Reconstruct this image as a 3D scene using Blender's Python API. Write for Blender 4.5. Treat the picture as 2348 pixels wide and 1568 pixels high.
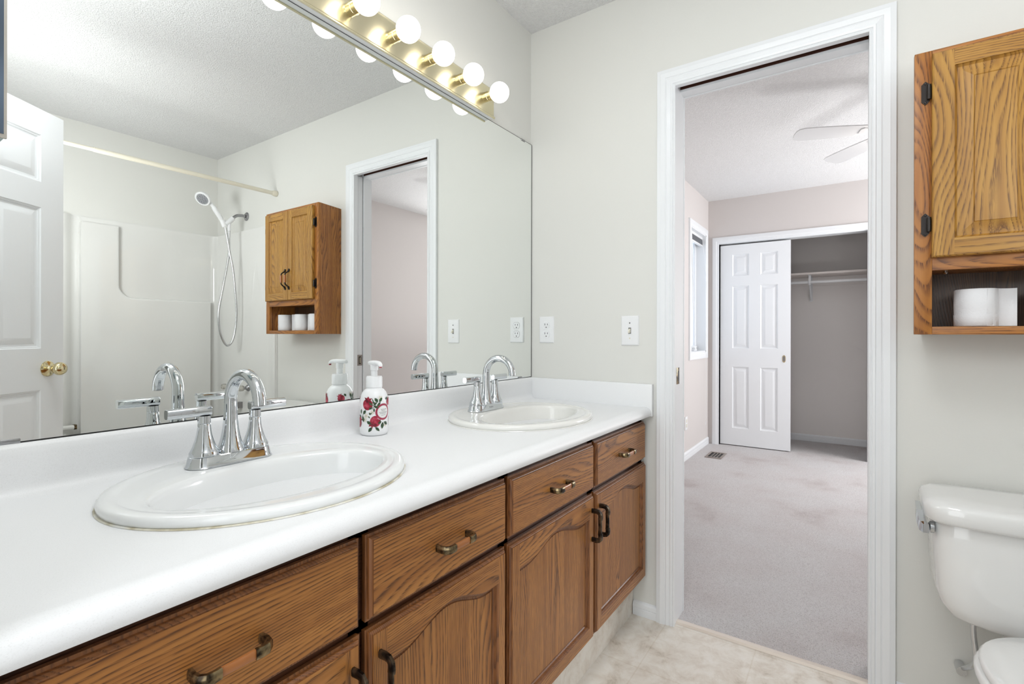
import bpy, bmesh, math, random
from mathutils import Vector, Matrix
random.seed(4)
PI = math.pi
sc = bpy.context.scene
for o in list(bpy.data.objects): bpy.data.objects.remove(o, do_unlink=True)
COL = sc.collection

# ------------------------------------------------------------------ camera
cd = bpy.data.cameras.new('camera'); cam = bpy.data.objects.new('camera', cd); COL.objects.link(cam)
yaw = 0.599406; roll = 0.001925
d = Vector((math.cos(yaw), math.sin(yaw), 0)); r = Vector((math.sin(yaw), -math.cos(yaw), 0)); u = Vector((0, 0, 1))
r2 = r*math.cos(roll) + u*math.sin(roll); u2 = -r*math.sin(roll) + u*math.cos(roll)
M = Matrix(((r2.x, u2.x, -d.x, -1.88746), (r2.y, u2.y, -d.y, -1.18857), (r2.z, u2.z, -d.z, 1.09145), (0, 0, 0, 1)))
cam.matrix_world = M
cd.sensor_width = 36; cd.sensor_fit = 'HORIZONTAL'; cd.lens = 1139.814/2348*36
cd.shift_y = -(784-767.916)/2348; cd.clip_start = 0.01
sc.camera = cam

# ------------------------------------------------------------------ world, lights, exposure
w = bpy.data.worlds.new('world'); sc.world = w; w.use_nodes = True
w.node_tree.nodes['Background'].inputs[0].default_value = (0.86, 0.92, 1.0, 1)
w.node_tree.nodes['Background'].inputs[1].default_value = 3.0
sc.view_settings.view_transform = 'Standard'; sc.view_settings.look = 'None'
sc.view_settings.exposure = 0.10; sc.view_settings.gamma = 1.0; sc.view_settings.use_curve_mapping = False
BULB = 4.0
def area(name, loc, rot, sx, sy, power, col):
    l = bpy.data.lights.new(name, 'AREA'); l.shape = 'RECTANGLE'; l.size = sx; l.size_y = sy; l.energy = power; l.color = col
    o = bpy.data.objects.new(name, l); COL.objects.link(o); o.location = loc; o.rotation_euler = rot; return o
# added fill lamp in the hall behind the open bathroom doorway, and daylight from the bedroom's large window out of frame
area('hall_fill', (-2.6, -0.95, 1.35), (0, -PI/2, 0), 2.0, 1.3, 21, (0.94, 0.97, 1.0))
area('bathroom_up_fill', (-1.60, -1.05, 1.80), (PI, math.radians(8), 0), 0.4, 0.4, 6.5, (0.96, 0.98, 1.0))  # added unseen lamp facing up, brightens the bathroom ceiling
fl = area('alcove_fill', (-1.50, -1.85, 1.62), (0, 0, 0), 0.40, 0.40, 12, (0.97, 0.985, 1.0))  # added fill lamp beyond the open door, lifts the tub alcove
fl.rotation_euler = Vector((0.50, -0.75, 0.42)).to_track_quat('-Z', 'Y').to_euler()
area('bathroom_down_fill', (-1.30, -0.95, 2.43), (0, 0, 0), 0.45, 0.45, 7.5, (0.96, 0.98, 1.0))  # added downward fill out of view, no fixture belongs to it
area('bedroom_daylight', (2.75, -2.74, 1.35), (PI/2, 0, 0), 1.1, 1.2, 50, (0.97, 0.98, 1.0))
area('bedroom_up_fill', (1.9, -1.75, 0.9), (PI, 0, 0), 0.3, 0.3, 5.5, (0.97, 0.98, 1.0))  # extra upward lamp added to brighten the bedroom ceiling

# ------------------------------------------------------------------ materials
def nt(name):
    m = bpy.data.materials.new(name); m.use_nodes = True
    n = m.node_tree; b = n.nodes['Principled BSDF']
    return m, n, b
def plain(name, col, rough=0.5, metal=0.0, bump=None, coat=0.0, spec=None, emit=None):
    m, n, b = nt(name)
    b.inputs['Base Color'].default_value = (*col, 1); b.inputs['Roughness'].default_value = rough
    b.inputs['Metallic'].default_value = metal
    if coat: b.inputs['Coat Weight'].default_value = coat; b.inputs['Coat Roughness'].default_value = 0.05
    if spec is not None: b.inputs['Specular IOR Level'].default_value = spec
    if emit: b.inputs['Emission Color'].default_value = (*emit[:3], 1); b.inputs['Emission Strength'].default_value = emit[3]
    tc = n.nodes.new('ShaderNodeTexCoord'); nz = n.nodes.new('ShaderNodeTexNoise')
    n.links.new(tc.outputs['Object'], nz.inputs['Vector'])
    if bump:
        nz.inputs['Scale'].default_value = bump[0]; nz.inputs['Detail'].default_value = 3
        bp = n.nodes.new('ShaderNodeBump'); bp.inputs['Strength'].default_value = bump[1]; bp.inputs['Distance'].default_value = bump[2]
        n.links.new(nz.outputs['Fac'], bp.inputs['Height']); n.links.new(bp.outputs['Normal'], b.inputs['Normal'])
    else:
        nz.inputs['Scale'].default_value = 40
        mr = n.nodes.new('ShaderNodeMapRange'); mr.inputs['To Min'].default_value = max(rough-0.01, 0); mr.inputs['To Max'].default_value = rough+0.01
        n.links.new(nz.outputs['Fac'], mr.inputs['Value']); n.links.new(mr.outputs['Result'], b.inputs['Roughness'])
    return m
def ramp(n, stops):
    r = n.nodes.new('ShaderNodeValToRGB'); e = r.color_ramp.elements
    while len(e) < len(stops): e.new(0.5)
    for i, (p, c) in enumerate(stops): e[i].position = p; e[i].color = (*c, 1)
    return r
def mottled(name, stops, scale, rough, bump=None, detail=4, dist=0.0):
    m, n, b = nt(name)
    tc = n.nodes.new('ShaderNodeTexCoord'); nz = n.nodes.new('ShaderNodeTexNoise'); nz.inputs['Scale'].default_value = scale
    nz.inputs['Detail'].default_value = detail; nz.inputs['Distortion'].default_value = dist
    n.links.new(tc.outputs['Object'], nz.inputs['Vector'])
    r = ramp(n, stops); n.links.new(nz.outputs['Fac'], r.inputs['Fac']); n.links.new(r.outputs['Color'], b.inputs['Base Color'])
    b.inputs['Roughness'].default_value = rough
    if bump:
        n2 = n.nodes.new('ShaderNodeTexNoise'); n2.inputs['Scale'].default_value = bump[0]; n2.inputs['Detail'].default_value = 4
        n.links.new(tc.outputs['Object'], n2.inputs['Vector'])
        bp = n.nodes.new('ShaderNodeBump'); bp.inputs['Strength'].default_value = bump[1]; bp.inputs['Distance'].default_value = bump[2]
        n.links.new(n2.outputs['Fac'], bp.inputs['Height']); n.links.new(bp.outputs['Normal'], b.inputs['Normal'])
    return m
def oak(name, light, mid, dark, grain, rough=0.38, ring=13.0, coat=0.25, freq=150.0):
    """grain: 'x','y' or 'z' = direction the fibres run"""
    m, n, b = nt(name)
    L = n.links.new
    tc = n.nodes.new('ShaderNodeTexCoord'); oi = n.nodes.new('ShaderNodeObjectInfo')
    add = n.nodes.new('ShaderNodeVectorMath'); add.operation = 'ADD'
    sc_ = n.nodes.new('ShaderNodeVectorMath'); sc_.operation = 'SCALE'; sc_.inputs['Scale'].default_value = 3.7
    cmb = n.nodes.new('ShaderNodeCombineXYZ')
    for i in range(3): L(oi.outputs['Random'], cmb.inputs[i])
    L(cmb.outputs[0], sc_.inputs[0]); L(tc.outputs['Object'], add.inputs[0]); L(sc_.outputs[0], add.inputs[1])
    def mp(across, along):
        k = n.nodes.new('ShaderNodeMapping')
        k.inputs['Scale'].default_value = tuple(along if a == grain else across for a in 'xyz')
        L(add.outputs[0], k.inputs['Vector']); return k
    m1 = mp(5.0, 0.9); a = n.nodes.new('ShaderNodeTexNoise'); a.inputs['Scale'].default_value = 1.0; a.inputs['Detail'].default_value = 2.5; a.inputs['Roughness'].default_value = 0.4; a.inputs['Distortion'].default_value = 0.1
    L(m1.outputs[0], a.inputs['Vector'])
    mul = n.nodes.new('ShaderNodeMath'); mul.operation = 'MULTIPLY'; mul.inputs[1].default_value = ring*3.4; L(a.outputs['Fac'], mul.inputs[0])
    dt = n.nodes.new('ShaderNodeVectorMath'); dt.operation = 'DOT_PRODUCT'; dt.inputs[1].default_value = tuple(0.0 if c == grain else freq for c in 'xyz'); L(add.outputs[0], dt.inputs[0])
    ad2 = n.nodes.new('ShaderNodeMath'); ad2.operation = 'ADD'; L(mul.outputs[0], ad2.inputs[0]); L(dt.outputs['Value'], ad2.inputs[1])
    fr = n.nodes.new('ShaderNodeMath'); fr.operation = 'FRACT'; L(ad2.outputs[0], fr.inputs[0])
    r1 = ramp(n, [(0.0, (.75, .75, .75)), (0.12, (1, 1, 1)), (0.50, (0.85, 0.85, 0.85)), (0.80, (0.18, 0.18, 0.18)), (0.93, (0.0, 0.0, 0.0)), (1.0, (.75, .75, .75))]); L(fr.outputs[0], r1.inputs['Fac'])
    m2 = mp(700.0, 34.0); p = n.nodes.new('ShaderNodeTexNoise'); p.inputs['Scale'].default_value = 1.0; p.inputs['Detail'].default_value = 1.0
    L(m2.outputs[0], p.inputs['Vector'])
    r2_ = ramp(n, [(0.42, (0, 0, 0)), (0.66, (.85, .85, .85))]); L(p.outputs['Fac'], r2_.inputs['Fac'])
    m3 = mp(60.0, 3.0); q = n.nodes.new('ShaderNodeTexNoise'); q.inputs['Scale'].default_value = 1.0; q.inputs['Detail'].default_value = 3.0
    L(m3.outputs[0], q.inputs['Vector'])
    mx = n.nodes.new('ShaderNodeMix'); mx.data_type = 'RGBA'; mx.inputs[6].default_value = (*dark, 1); mx.inputs[7].default_value = (*mid, 1)
    mn = n.nodes.new('ShaderNodeMath'); mn.operation = 'MAXIMUM'
    L(r1.outputs['Color'], mn.inputs[0]); L(r2_.outputs['Color'], mn.inputs[1])
    L(mn.outputs[0], mx.inputs[0])
    mx2 = n.nodes.new('ShaderNodeMix'); mx2.data_type = 'RGBA'; mx2.inputs[7].default_value = (*light, 1)
    mr = n.nodes.new('ShaderNodeMapRange'); mr.inputs['From Min'].default_value = 0.35; mr.inputs['From Max'].default_value = 0.7
    L(q.outputs['Fac'], mr.inputs['Value']); L(mx.outputs[2], mx2.inputs[6])
    mm = n.nodes.new('ShaderNodeMath'); mm.operation = 'MULTIPLY'; L(mr.outputs['Result'], mm.inputs[0]); L(mn.outputs[0], mm.inputs[1])
    L(mm.outputs[0], mx2.inputs[0]); L(mx2.outputs[2], b.inputs['Base Color'])
    b.inputs['Roughness'].default_value = rough; b.inputs['Coat Weight'].default_value = coat; b.inputs['Coat Roughness'].default_value = 0.25
    bp = n.nodes.new('ShaderNodeBump'); bp.inputs['Strength'].default_value = 0.25; bp.inputs['Distance'].default_value = 0.0006
    L(mn.outputs[0], bp.inputs['Height']); L(bp.outputs['Normal'], b.inputs['Normal'])
    return m
V_ = dict(light=(0.46, 0.200, 0.048), mid=(0.34, 0.130, 0.027), dark=(0.075, 0.023, 0.005), coat=0.08, rough=0.42)
VX = oak('vanity_oak_horizontal', grain='x', **V_); VZ = oak('vanity_oak_vertical', grain='z', **V_)
VDK = oak('vanity_oak_dark', (0.10, 0.036, 0.014), (0.06, 0.020, 0.008), (0.03, 0.01, 0.004), 'x')  # much darker tone of the vanity oak, for the face frame
VED = oak('vanity_oak_routed_edge', (0.27, 0.102, 0.028), (0.19, 0.066, 0.016), (0.09, 0.030, 0.008), 'z')
G_ = dict(freq=85.0, light=(0.50, 0.270, 0.052), mid=(0.40, 0.190, 0.028), dark=(0.13, 0.050, 0.007), coat=0.08, rough=0.42)
GZ = oak('golden_oak_vertical', grain='z', ring=11, **G_); GY = oak('golden_oak_horizontal', grain='y', ring=11, **G_)
R_ = dict(freq=110.0, light=(0.48, 0.20, 0.040), mid=(0.35, 0.128, 0.022), dark=(0.10, 0.029, 0.006), coat=0.08, rough=0.42)
RZ = oak('red_oak_vertical', grain='z', **R_); RY = oak('red_oak_horizontal', grain='y', **R_)
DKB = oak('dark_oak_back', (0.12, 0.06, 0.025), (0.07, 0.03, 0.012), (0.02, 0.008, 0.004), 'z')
WALL = plain('wall_paint', (0.745, 0.745, 0.71), 0.6, bump=(160, 0.08, 0.002))
BEDWALL = plain('bedroom_wall_paint', (0.66, 0.62, 0.602), 0.65, bump=(160, 0.08, 0.002))
CLOSET = plain('closet_wall_paint', (0.88, 0.845, 0.82), 0.7, bump=(160, 0.08, 0.002))
CEIL = mottled('stippled_ceiling', [(0.3, (0.76, 0.76, 0.76)), (0.7, (0.82, 0.82, 0.82))], 90, 0.9, bump=(190, 0.9, 0.007))
TRIM = plain('trim_paint', (0.84, 0.86, 0.88), 0.35, coat=0.1, bump=(30, 0.03, 0.001))
DOORP = plain('door_paint', (0.84, 0.86, 0.88), 0.42, bump=(220, 0.10, 0.001))
LAM = mottled('counter_laminate', [(0.30, (0.79, 0.795, 0.80)), (0.42, (0.85, 0.86, 0.87)), (0.6, (0.865, 0.875, 0.885))], 750, 0.42)
SINKM = plain('white_porcelain', (0.845, 0.86, 0.86), 0.13, coat=0.1)
SINKC = plain('biscuit_porcelain', (0.83, 0.825, 0.79), 0.11, coat=0.15)
TOIL = plain('toilet_china', (0.84, 0.845, 0.835), 0.1, coat=0.4)
CAULK = mottled('aged_caulk', [(0.34, (0.45, 0.40, 0.26)), (0.48, (0.72, 0.69, 0.58)), (0.60, (0.82, 0.82, 0.78))], 22, 0.5)
CHR = plain('chrome', (0.62, 0.645, 0.665), 0.04, 1.0)
DKCHR = plain('tarnished_chrome', (0.35, 0.35, 0.36), 0.15, 1.0)
BRASS = plain('polished_brass', (0.72, 0.62, 0.38), 0.09, 1.0)
BRUSH = plain('satin_brass', (0.74, 0.68, 0.48), 0.26, 1.0)
ANT = mottled('antique_brass', [(0.38, (0.035, 0.025, 0.016)), (0.62, (0.30, 0.225, 0.12))], 90, 0.22, detail=2)
ANT.node_tree.nodes['Principled BSDF'].inputs['Metallic'].default_value = 0.85
DKANT = mottled('dark_antique_bronze', [(0.4, (0.02, 0.015, 0.012)), (0.68, (0.16, 0.12, 0.08))], 60, 0.22, detail=2); DKANT.node_tree.nodes['Principled BSDF'].inputs['Metallic'].default_value = 0.8
BRONZE = plain('black_bronze', (0.035, 0.03, 0.028), 0.3, 0.7)
GRIPW = plain('amber_wood_grip', (0.38, 0.14, 0.04), 0.3, coat=0.3)
BLACK = plain('black', (0.012, 0.012, 0.012), 0.5)
BULBM = plain('lit_globe_glass', (0.9, 0.9, 0.88), 0.3, emit=(1.0, 0.95, 0.88, BULB))
WPL = plain('white_plastic', (0.86, 0.87, 0.88), 0.3)
IVORY = plain('ivory_plastic', (0.76, 0.73, 0.62), 0.35)
ROD = plain('ivory_enamel_rod', (0.76, 0.72, 0.60), 0.3)
PAPER = plain('tissue_paper', (0.84, 0.85, 0.87), 0.9, bump=(260, 0.5, 0.002))
GELC = plain('acrylic_surround', (0.78, 0.78, 0.755), 0.03, coat=0.3)
CARPET = mottled('cut_pile_carpet', [(0.3, (0.76, 0.70, 0.69)), (0.42, (0.88, 0.84, 0.835)), (0.6, (0.91, 0.89, 0.89))], 2.6, 0.98, bump=(330, 1.0, 0.012), detail=6)
def speckle(m, col, sc_, lo, hi):
    n = m.node_tree; b = n.nodes['Principled BSDF']; src = b.inputs['Base Color'].links[0].from_socket
    tc = n.nodes.new('ShaderNodeTexCoord'); nz = n.nodes.new('ShaderNodeTexNoise'); nz.inputs['Scale'].default_value = sc_; nz.inputs['Detail'].default_value = 2
    n.links.new(tc.outputs['Object'], nz.inputs['Vector']); r = ramp(n, [(lo, col), (hi, (1, 1, 1))]); n.links.new(nz.outputs['Fac'], r.inputs['Fac'])
    mx = n.nodes.new('ShaderNodeMix'); mx.data_type = 'RGBA'; mx.blend_type = 'MULTIPLY'; mx.inputs[0].default_value = 1
    n.links.new(src, mx.inputs[6]); n.links.new(r.outputs['Color'], mx.inputs[7]); n.links.new(mx.outputs[2], b.inputs['Base Color'])
speckle(CARPET, (0.66, 0.63, 0.62), 380, 0.30, 0.50)
def vinyl():
    m, n, b = nt('marbled_vinyl'); L = n.links.new
    tc = n.nodes.new('ShaderNodeTexCoord')
    a = n.nodes.new('ShaderNodeTexNoise'); a.inputs['Scale'].default_value = 13; a.inputs['Detail'].default_value = 10; a.inputs['Distortion'].default_value = 0.35; a.inputs['Roughness'].default_value = 0.68
    L(tc.outputs['Object'], a.inputs['Vector'])
    r1 = ramp(n, [(0.30, (0.50, 0.44, 0.36)), (0.42, (0.70, 0.64, 0.56)), (0.55, (0.80, 0.76, 0.69)), (0.7, (0.84, 0.81, 0.76))]); L(a.outputs['Fac'], r1.inputs['Fac'])
    br = n.nodes.new('ShaderNodeTexBrick'); br.offset = 0; br.inputs['Scale'].default_value = 1; br.inputs['Brick Width'].default_value = 0.305; br.inputs['Row Height'].default_value = 0.305
    br.inputs['Mortar Size'].default_value = 0.0022; br.inputs['Color1'].default_value = (1, 1, 1, 1); br.inputs['Color2'].default_value = (1, 1, 1, 1); br.inputs['Mortar'].default_value = (0.93, 0.91, 0.88, 1)
    L(tc.outputs['Object'], br.inputs['Vector'])
    mx = n.nodes.new('ShaderNodeMix'); mx.data_type = 'RGBA'; mx.blend_type = 'MULTIPLY'; mx.inputs[0].default_value = 1
    L(r1.outputs['Color'], mx.inputs[6]); L(br.outputs['Color'], mx.inputs[7]); L(mx.outputs[2], b.inputs['Base Color'])
    b.inputs['Roughness'].default_value = 0.38
    bp = n.nodes.new('ShaderNodeBump'); bp.inputs['Strength'].default_value = 0.25; bp.inputs['Distance'].default_value = 0.002
    L(a.outputs['Fac'], bp.inputs['Height']); L(bp.outputs['Normal'], b.inputs['Normal'])
    return m
VIN = vinyl()
MIR = plain('silvered_mirror', (0.925, 0.945, 0.93), 0.0, 1.0)
MIR.node_tree.nodes['Principled BSDF'].inputs['Roughness'].default_value = 0
for l in list(MIR.node_tree.links):
    if l.to_socket.name == 'Roughness': MIR.node_tree.links.remove(l)
MIRD = plain('shaded_mirror', (0.09, 0.115, 0.15), 0.15, 1.0)  # dark reflection of the hall put into the mirror's base colour
GLASS = plain('window_glass', (0.9, 0.95, 1.0), 0.0)
GLASS.node_tree.nodes['Principled BSDF'].inputs['Transmission Weight'].default_value = 1.0
ACR = plain('clear_acrylic', (0.80, 0.78, 0.72), 0.08)
ACR.node_tree.nodes['Principled BSDF'].inputs['Transmission Weight'].default_value = 0.7
PRED = mottled('pomegranate_red', [(0.32, (0.10, 0.003, 0.012)), (0.5, (0.34, 0.008, 0.03)), (0.70, (0.62, 0.10, 0.16))], 75, 0.35)
PETAL = plain('petal_cream', (0.74, 0.70, 0.60), 0.5)
PGRN = mottled('leaf_green', [(0.3, (0.01, 0.03, 0.015)), (0.7, (0.05, 0.11, 0.04))], 150, 0.4)
PRING = plain('label_crimson', (0.36, 0.03, 0.07), 0.35)
PLAB = plain('label_white', (0.85, 0.85, 0.84), 0.4)
INK = plain('label_ink', (0.10, 0.11, 0.10), 0.5)
GREY = plain('blind_grey', (0.20, 0.21, 0.23), 0.4)
BROWN = plain('stained_header_wood', (0.060, 0.018, 0.008), 0.5, bump=(30, .1, .001))
STRIP = plain('threshold_strip', (0.76, 0.68, 0.60), 0.3, 0.15)
HOSE = plain('flexible_chrome_hose', (0.62, 0.63, 0.64), 0.22, 1.0, bump=(500, 0.3, 0.001))
VENTM = plain('vent_bronze', (0.30, 0.26, 0.235), 0.5, 0.2)

# ------------------------------------------------------------------ geometry helpers
LOC = {}
def bmn(): return bmesh.new()
def mkmesh(name, bm, mats, angle=32):
    bmesh.ops.remove_doubles(bm, verts=bm.verts, dist=1e-6)
    bmesh.ops.recalc_face_normals(bm, faces=bm.faces)
    for f in bm.faces: f.smooth = True
    me = bpy.data.meshes.new(name); bm.to_mesh(me); bm.free()
    for m in (mats if isinstance(mats, (list, tuple)) else [mats]): me.materials.append(m)
    me.set_sharp_from_angle(angle=math.radians(angle))
    return me
def part(name, bm, mats, parent=None, angle=32, world=False):
    """world=True: bm is in world coordinates; shift it to the thing's own origin (things here are unrotated)"""
    if world and parent is not None:
        bmesh.ops.translate(bm, verts=bm.verts, vec=-LOC[parent.name])
    o = bpy.data.objects.new(name, mkmesh(name, bm, mats, angle)); COL.objects.link(o)
    if parent is not None: o.parent = parent; LOC[o.name] = LOC.get(parent.name, Vector())
    return o
def tag(o, label, cat, group=None):
    o['label'] = label; o['category'] = cat
    if group: o['group'] = group
    return o
def thing(name, label, cat, loc, rot=(0, 0, 0), group=None):
    o = bpy.data.objects.new(name, None); COL.objects.link(o); o.location = loc; o.rotation_euler = rot
    o.empty_display_size = 0.05; LOC[o.name] = Vector(loc); tag(o, label, cat, group); return o
def solo(name, bm, mats, label, cat, loc=(0, 0, 0), group=None, angle=32):
    """a thing that is one mesh; bm in world coordinates, origin moved to loc"""
    bmesh.ops.translate(bm, verts=bm.verts, vec=-Vector(loc))
    o = bpy.data.objects.new(name, mkmesh(name, bm, mats, angle)); COL.objects.link(o); o.location = loc; LOC[o.name] = Vector(loc)
    return tag(o, label, cat, group)
def struct(name, bm, mats, parent=None, angle=32):
    o = bpy.data.objects.new(name, mkmesh(name, bm, mats, angle)); COL.objects.link(o)
    if parent is not None: o.parent = parent
    else: o['kind'] = 'structure'
    LOC[o.name] = Vector(); return o
def dup(root, loc, label, group=None):
    r = root.copy(); COL.objects.link(r); r.location = loc; r['label'] = label
    if group: r['group'] = group
    for ch in list(root.children):
        c = ch.copy(); COL.objects.link(c); c.parent = r
        for g in list(ch.children):
            k = g.copy(); COL.objects.link(k); k.parent = c
    return r
def box(bm, x0, x1, y0, y1, z0, z1, bev=0.0, mi=0, seg=2):
    b = bmesh.new()
    vs = [b.verts.new(p) for p in [(x0,y0,z0),(x1,y0,z0),(x1,y1,z0),(x0,y1,z0),(x0,y0,z1),(x1,y0,z1),(x1,y1,z1),(x0,y1,z1)]]
    for q in [(0,3,2,1),(4,5,6,7),(0,1,5,4),(1,2,6,5),(2,3,7,6),(3,0,4,7)]: b.faces.new([vs[i] for i in q])
    if bev: bmesh.ops.bevel(b, geom=list(b.edges), offset=bev, segments=seg, affect='EDGES', profile=0.5)
    merge(bm, b, mi)
def merge(bm, b, mi=None, mat=None):
    mp = {}
    for v in b.verts: mp[v] = bm.verts.new(mat @ v.co if mat else v.co)
    for f in b.faces:
        try: nf = bm.faces.new([mp[v] for v in f.verts])
        except ValueError: continue
        nf.material_index = f.material_index if mi is None else mi
    b.free()
def ringfaces(bm, A, B, mi=0, close=True):
    n = len(A)
    for i in range(n if close else n-1):
        j = (i+1) % n
        try: f = bm.faces.new([A[i], A[j], B[j], B[i]]); f.material_index = mi
        except ValueError: pass
def loft(bm, loops, cap0=True, cap1=True, mi=0):
    R = [[bm.verts.new(p) for p in L] for L in loops]
    for a, b in zip(R, R[1:]): ringfaces(bm, a, b, mi)
    if cap0: bm.faces.new(R[0][::-1]).material_index = mi
    if cap1: bm.faces.new(R[-1]).material_index = mi
    return R
def lathe(bm, prof, c, axis='z', segs=36, mi=0, cap=True):
    c = Vector(c); L = []
    for (rr, h) in prof:
        lp = []
        for i in range(segs):
            a = 2*PI*i/segs; p, q = rr*math.cos(a), rr*math.sin(a)
            v = {'z': (p, q, h), 'x': (h, p, q), 'y': (q, h, p)}[axis]
            lp.append(c+Vector(v))
        L.append(lp)
    loft(bm, L, cap, cap, mi)
def tube(bm, pts, rad, segs=14, mi=0, cap=True, sq=None):
    pts = [Vector(p) for p in pts]; n = len(pts)
    if not isinstance(rad, (list, tuple)): rad = [rad]*n
    T = [(pts[min(i+1, n-1)]-pts[max(i-1, 0)]).normalized() for i in range(n)]
    up = Vector((0, 0, 1)) if abs(T[0].z) < 0.9 else Vector((0, 1, 0))
    N = (up-T[0]*up.dot(T[0])).normalized(); L = []
    for i in range(n):
        N = (N-T[i]*N.dot(T[i])).normalized(); B = T[i].cross(N)
        if sq:   # rectangular section sq=(half width along N, half along B)
            L.append([pts[i]+N*sq[0]*a+B*sq[1]*b for a, b in ((1,.6),(.6,1),(-.6,1),(-1,.6),(-1,-.6),(-.6,-1),(.6,-1),(1,-.6))])
        else:
            L.append([pts[i]+(N*math.cos(2*PI*k/segs)+B*math.sin(2*PI*k/segs))*rad[i] for k in range(segs)])
    loft(bm, L, cap, cap, mi)
def spline(P, k=8):
    P = [Vector(p) for p in P]; Q = [P[0]*2-P[1]]+P+[P[-1]*2-P[-2]]; out = []
    for i in range(1, len(Q)-2):
        for j in range(k):
            t = j/k; a, b, c, e = Q[i-1], Q[i], Q[i+1], Q[i+2]
            out.append(0.5*((2*b)+(c-a)*t+(2*a-5*b+4*c-e)*t*t+(3*b-a-3*c+e)*t**3))
    out.append(P[-1]); return out
def rr(hx, hy, n=40, p=4.0, cx=0, cy=0, z=0):
    L = []
    for i in range(n):
        a = 2*PI*i/n; c, s = math.cos(a), math.sin(a)
        L.append((cx+hx*math.copysign(abs(c)**(2/p), c), cy+hy*math.copysign(abs(s)**(2/p), s), z))
    return L
def ell(a, b, cx, cy, z, n=72): return [(cx+a*math.cos(2*PI*i/n), cy+b*math.sin(2*PI*i/n), z) for i in range(n)]
def prism(bm, poly, f, d0, d1, mi=0):
    """extrude 2D poly; f(u,v,d)->xyz"""
    loft(bm, [[f(u, v, d0) for u, v in poly], [f(u, v, d1) for u, v in poly]], mi=mi)
def rect(x0, z0, x1, z1, i=0): return [(x0+i, z0+i), (x1-i, z0+i), (x1-i, z1-i), (x0+i, z1-i)]
def ring_rects(bm, f, R, prof, cap=True, mi=0, capmi=None):
    """R=(x0,z0,x1,z1); prof=[(inset, depth)]"""
    prev = None
    for ins, dep in prof:
        cur = [bm.verts.new(f(a, b, dep)) for a, b in rect(*R, ins)]
        if prev: ringfaces(bm, prev, cur, mi)
        prev = cur
    if cap: bm.faces.new(prev).material_index = mi if capmi is None else capmi
def panel_slab(bm, f, W, H, T, panels, prof, edge=((0, 0),), railmi=0, capmi=0):
    """slab with moulded panels. f(u,v,d), d=0 front face (+ is outward). edge=[(inset,depth)..] front edge moulding."""
    e = edge[-1][0]
    xs = sorted({e, W-e, *[p[0] for p in panels], *[p[2] for p in panels]}); zs = sorted({e, H-e, *[p[1] for p in panels], *[p[3] for p in panels]})
    px = {(p[0], p[2]) for p in panels}
    for a, b in zip(xs, xs[1:]):
        for c, g in zip(zs, zs[1:]):
            mx_, mz_ = (a+b)/2, (c+g)/2
            if any(p[0] < mx_ < p[2] and p[1] < mz_ < p[3] for p in panels): continue
            rail = any(x0 < mx_ < x1 for x0, x1 in px)
            fc = bm.faces.new([bm.verts.new(f(*q, 0)) for q in ((a, c), (b, c), (b, g), (a, g))]); fc.material_index = railmi if rail else 0
    for p in panels: ring_rects(bm, f, p, prof, capmi=capmi)
    ring_rects(bm, f, (0, 0, W, H), [(0.0015, -T), (0, -T+0.001)]+list(edge), cap=False)
    bm.faces.new([bm.verts.new(f(*q, -T)) for q in rect(0, 0, W, H, 0.0015)])
def casing(bm, f, s0, s1, z1, prof, z0=0.0, bottom=False):
    """moulding around an opening; f(s,z,d); prof=[(u outward, d)]"""
    L = []
    for uu, dd in prof:
        if bottom: L.append([f(s0-uu, z0-uu, dd), f(s0-uu, z1+uu, dd), f(s1+uu, z1+uu, dd), f(s1+uu, z0-uu, dd)])
        else: L.append([f(s0-uu, z0, dd), f(s0-uu, z1+uu, dd), f(s1+uu, z1+uu, dd), f(s1+uu, z0, dd)])
    R = [[bm.verts.new(p) for p in l] for l in L]
    for a, b in zip(R, R[1:]+[R[0]]): ringfaces(bm, a, b, close=bottom)
    if not bottom:
        bm.faces.new([l[0] for l in R]); bm.faces.new([l[-1] for l in R][::-1])
CP = [(0, 0), (0, .008), (.004, .010), (.008, .008), (.010, .011), (.016, .012), (.018, .009), (.030, .0135), (.034, .012), (.036, .014), (.052, .0165), (.055, .0155), (.066, .014), (.067, .012), (.067, 0)]

# ------------------------------------------------------------------ room shell
H = 2.44
bm = bmn(); box(bm, -1.8, 4.3, 0.0, 0.14, 0, H)
# bedroom window hole is cut by building this wall from pieces
bm.free(); bm = bmn()
WX0, WX1, WZ0, WZ1 = 2.70, 3.25, 0.93, 2.075
box(bm, -1.92, 0.06, 0.0, 0.15, 0, H)
struct('wall_left', bm, WALL)
bm = bmn()
box(bm, 0.06, WX0, 0.008, 0.15, 0, H); box(bm, WX1, 4.3, 0.008, 0.15, 0, H); box(bm, WX0, WX1, 0.008, 0.15, 0, WZ0); box(bm, WX0, WX1, 0.008, 0.15, WZ1, H)
struct('wall_bedroom_left', bm, BEDWALL)
bm = bmn()   # wall with the pocket door
box(bm, 0, 0.058, -0.622, 0.0, 0, H); box(bm, 0, 0.058, -2.95, -1.25, 0, H); box(bm, 0, 0.058, -1.25, -0.622, 2.075, H)
struct('wall_front', bm, WALL)
bm = bmn()
box(bm, 0.058, 0.115, -0.622, 0.0, 0, H); box(bm, 0.058, 0.115, -2.95, -1.25, 0, H); box(bm, 0.058, 0.115, -1.25, -0.622, 2.075, H)
struct('wall_bedroom_near', bm, BEDWALL)
bm = bmn(); box(bm, -1.915, 0.0, -2.97, -2.87, 0, H); struct('wall_right', bm, WALL)
bm = bmn(); box(bm, -1.62, -1.525, -2.87, -2.06, 0, H); struct('wall_tub_end', bm, WALL)
bm = bmn()
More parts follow.
